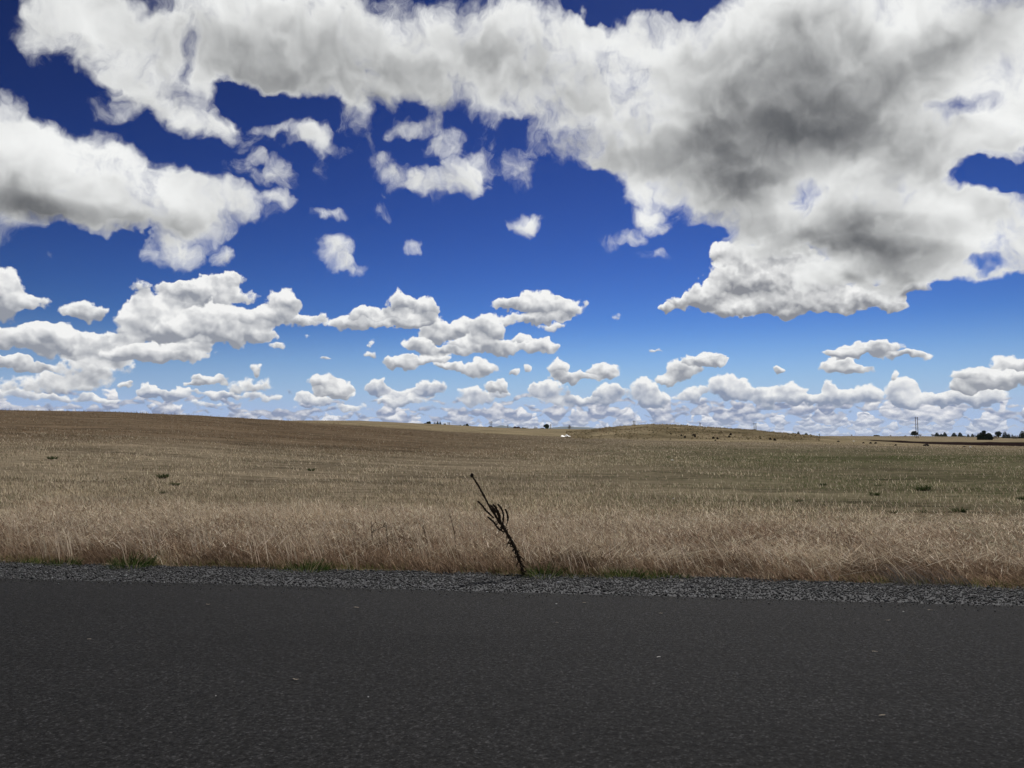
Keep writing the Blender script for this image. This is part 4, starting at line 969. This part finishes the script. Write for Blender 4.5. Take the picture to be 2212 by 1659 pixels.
def build_field_bits():
    white = mat_plain('white plastic', (.80, .80, .79), .5, .06, 4); clod = mat_plain('dark earth', (.016, .011, .009), .95, .4, 3, .05)
    rnd = random.Random(21)
    # crumpled sheets
    for sx, sy, w, h, lab in [(1697, 1311, 28, 8, 'crumpled white plastic sheet lying in the field left of the mound'), (2017, 1382.5, 7, 4, 'small white scrap in the stubble below the mound'),
                              (2911, 1342.5, 6, 5, 'bright white scrap in the pale strip at the right'), (2561, 1324.5, 6, 3, 'pale scrap at the tip of the ploughed strip'), (2020, 1500, 5, 3, 'tiny white scrap in the stubble right of centre')]:
        p, _ = hit(sx, sy); W = w / 3 / 769 * p.y; H = h / 3 / 769 * p.y; nx, ny = 14, 6; V = []; F = []
        for j in range(ny):
            for i in range(nx):
                u = i / (nx - 1) - .5; v = j / (ny - 1) - .5
                prof = (.35 + .65 * abs(math.sin((u + .15) * 5.2))) * (1 - abs(u) * .9)
                V.append(Vector((u * W + rnd.uniform(-.02, .02) * W, v * W * .35 + rnd.uniform(-.02, .02) * W, H * prof * (1 - (2 * v) ** 2 * .8) * rnd.uniform(.75, 1.1))))
        for j in range(ny - 1):
            for i in range(nx - 1): a = j * nx + i; F.append((a, a + 1, a + nx + 1, a + nx))
        V2 = [v - Vector((0, 0, H * .08)) for v in V]; n = len(V); F2 = [tuple(i + n for i in f[::-1]) for f in F]
        rim = [j * nx for j in range(ny)][::-1] + list(range(1, nx)) + [j * nx + nx - 1 for j in range(1, ny)] + [(ny - 1) * nx + i for i in range(nx - 2, 0, -1)]
        F3 = [(rim[k], rim[(k + 1) % len(rim)], rim[(k + 1) % len(rim)] + n, rim[k] + n) for k in range(len(rim))]
        o = pymesh('plastic_sheet' if w > 20 else 'litter_scrap', V + V2, F + F2 + F3, white, None, p + Vector((0, 0, .03)), False)
        tag(o, lab, 'plastic sheet' if w > 20 else 'litter', 'white litter in the field')
    cl = [(2044, 1308, 7, 4, 'dark clod low on the mound, leftmost of the scatter'), (2055, 1313, 8, 5, 'dark clod just below and right of the leftmost one'), (2080, 1307, 9, 4, 'flat dark clod left of the tall pointed one'),
          (2085.5, 1312, 6, 8, 'tall pointed dark clod on the lower mound'), (2140, 1316, 8, 5, 'dark clod, left one of the middle pair on the pale strip'), (2153, 1318, 7, 5, 'dark clod, right one of the middle pair on the pale strip'),
          (2188, 1312, 9, 4, 'wide dark clod above the pale strip, right side of the mound'), (2192, 1305.5, 8, 5, 'dark clod higher up, above the wide one'), (2281, 1317, 7, 3, 'small dark clod alone below the rounded olive bush'),
          (2311, 1319.5, 10, 5, 'dark clod, left one of the touching pair at the mound end'), (2324, 1321.5, 10, 5, 'dark clod, right one of the touching pair at the mound end'), (2146, 1323, 7, 3, 'flat dark clod at the lower rim of the pale strip'),
          (2514.6, 1325.5, 10, 3, 'thin dark clod below the left tip of the ploughed strip'), (2591, 1330, 8, 3, 'small dark clod left of the close pair on the right strip'), (2612, 1331, 9, 4, 'dark clod, left one of the close pair on the right strip'),
          (2627, 1331, 9, 4, 'dark clod, right one of the close pair on the right strip'), (2687, 1337, 8, 4, 'dark clod beside pale straw below the ploughed strip'), (2778, 1338, 20, 5, 'long dark mound of soil below the tall twin poles'),
          (2893, 1341.5, 12, 3, 'flat dark clod left of the bright white scrap'), (2013, 1303, 7, 3, 'faint dark clod on the left slope of the mound'), (2025, 1370, 12, 4, 'dark clod just above the small white scrap in the stubble'), (2163, 1298, 9, 3, 'dark clod near the ridge on the right slope of the mound')]
    for sx, sy, w, h, lab in cl:
        p, _ = hit(sx, sy); W = w / 3 / 769 * p.y * 1.05; H = h / 3 / 769 * p.y * 1.35
        V = []; F = []; nu, nv = 9, 5
        for j in range(nv):
            ph = j / (nv - 1) * math.pi / 2
            for i in range(nu):
                a = i / nu * 2 * math.pi; k = rnd.uniform(.75, 1.2)
                V.append(Vector((math.cos(a) * math.cos(ph) * W * .5 * k, math.sin(a) * math.cos(ph) * W * .4 * k, math.sin(ph) * H * k - .05)))
        for j in range(nv - 1):
            for i in range(nu): i2 = (i + 1) % nu; F.append((j * nu + i, j * nu + i2, (j + 1) * nu + i2, (j + 1) * nu + i))
        F.append(tuple(range(nu))[::-1]); F.append(tuple((nv - 1) * nu + i for i in range(nu)))
        o = pymesh('soil_clod', V, F, clod, None, p); tag(o, lab, 'soil clod', 'dark soil clods by the mound')
    # rough tussocks over the mound and dead weeds on the left crest
    mb = bpy.data.materials['dry grass']; N = 5200
    y = rng.uniform(150, 212, N); t = rng.uniform(.07, .40, N); x = t * y
    k = rng.random(N) < .15 + smooth(vnoise(x / 6, y / 10, 31, 3), .35, .6); x, y = x[k], y[k]; N = len(x)
    a = blades(x, y, terrain(x, y) - .05, rng.uniform(.12, .42, N), rng.uniform(.20, .5, N), rng.normal(-.5, 1, N), rng.normal(0, .5, N), rng.uniform(0, .5, N), rng.uniform(0, .4, N), pick([(.22, .17, .10), (.13, .10, .055), (.30, .24, .15), (.10, .085, .05)], N, .3), 1)
    N = 1500; t = rng.uniform(-.80, -.22, N); r1 = np.interp(t, TT, R1); y = r1 * rng.uniform(.80, 1.01, N); x = t * y
    k = rng.random(N) < smooth(vnoise(x / 3, y / 3, 91, 3), .45, .65) + .08; x, y = x[k], y[k]; N = len(x)
    b = blades(x, y, terrain(x, y) - .03, rng.uniform(.2, .6, N), rng.uniform(.03, .07, N), rng.normal(-.2, 1, N), rng.normal(0, .5, N), rng.uniform(0, .5, N), rng.uniform(0, .4, N), pick([(.26, .20, .13), (.18, .13, .08)], N, .3), 2)
    V, L, S, T, Cc = join([a, b]); tag(npmesh('rough_grass', V, L, S, T, mb, None, Cc), 'rough tussocky dead grass over the mound and the left crest', 'grass', kind='stuff')
    # the hills on the horizon
    hm = mat_plain('hill woods', (.035, .05, .045), .95, .2, .004, .05)
    n = 220; D0 = 17000; V = []; F = []; rows = 10
    tt = np.linspace(-.30, .34, n)
    prof = np.interp(tt, [-.30, -.10, -.045, -.030, -.014, 0.0, .012, .03, .05, .066, .09, .12, .2, .34], [.002, .004, .0078, .0098, .0128, .0105, .0090, .0086, .0092, .0112, .0105, .0090, .006, .003])
    prof = prof + (vnoise(tt * 160, tt * 0, 77, 3) - .5) * .0010
    for j in range(rows):
        f = math.sin(j / (rows - 1) * math.pi * .93)
        for i in range(n):
            d = D0 + (j - rows / 2) * 500; V.append((tt[i] * d, d, -260 + (260 + 1.6 + prof[i] * D0) * f))
    for j in range(rows - 1):
        for i in range(n - 1): a_ = j * n + i; F.append((a_, a_ + 1, a_ + n + 1, a_ + n))
    o = pymesh('hills', V, F, hm, None, None, True); tag(o, kind='structure')

def build_things():
    build_mullein(); build_small_plants(); build_debris(); build_trees(); build_poles(); build_field_bits()
def build_light():
    s = bpy.data.lights.new('sun', 'SUN'); s.energy = SUN_E; s.angle = math.radians(.53); s.color = (1, .955, .90)
    o = bpy.data.objects.new('sun', s); bpy.context.scene.collection.objects.link(o)
    d = Vector((math.sin(SUN_AZ) * math.cos(SUN_EL), math.cos(SUN_AZ) * math.cos(SUN_EL), math.sin(SUN_EL)))
    o.rotation_euler = d.to_track_quat('Z', 'Y').to_euler()
def main():
    global C
    C = bpy.context.scene.collection
    build_world(); build_camera(); build_light()
    build_ground(); build_road(); build_grass()
    if HAZE: build_haze()
    if 'build_things' in globals(): build_things()
    cy = bpy.context.scene.cycles
    cy.use_adaptive_sampling = True; cy.adaptive_threshold = .015; cy.adaptive_min_samples = 16
    cy.max_bounces = 4; cy.diffuse_bounces = 2; cy.glossy_bounces = 1; cy.transmission_bounces = 2; cy.transparent_max_bounces = 4
    cy.use_denoising = True; cy.denoiser = 'OPENIMAGEDENOISE'; cy.volume_bounces = 1
main()
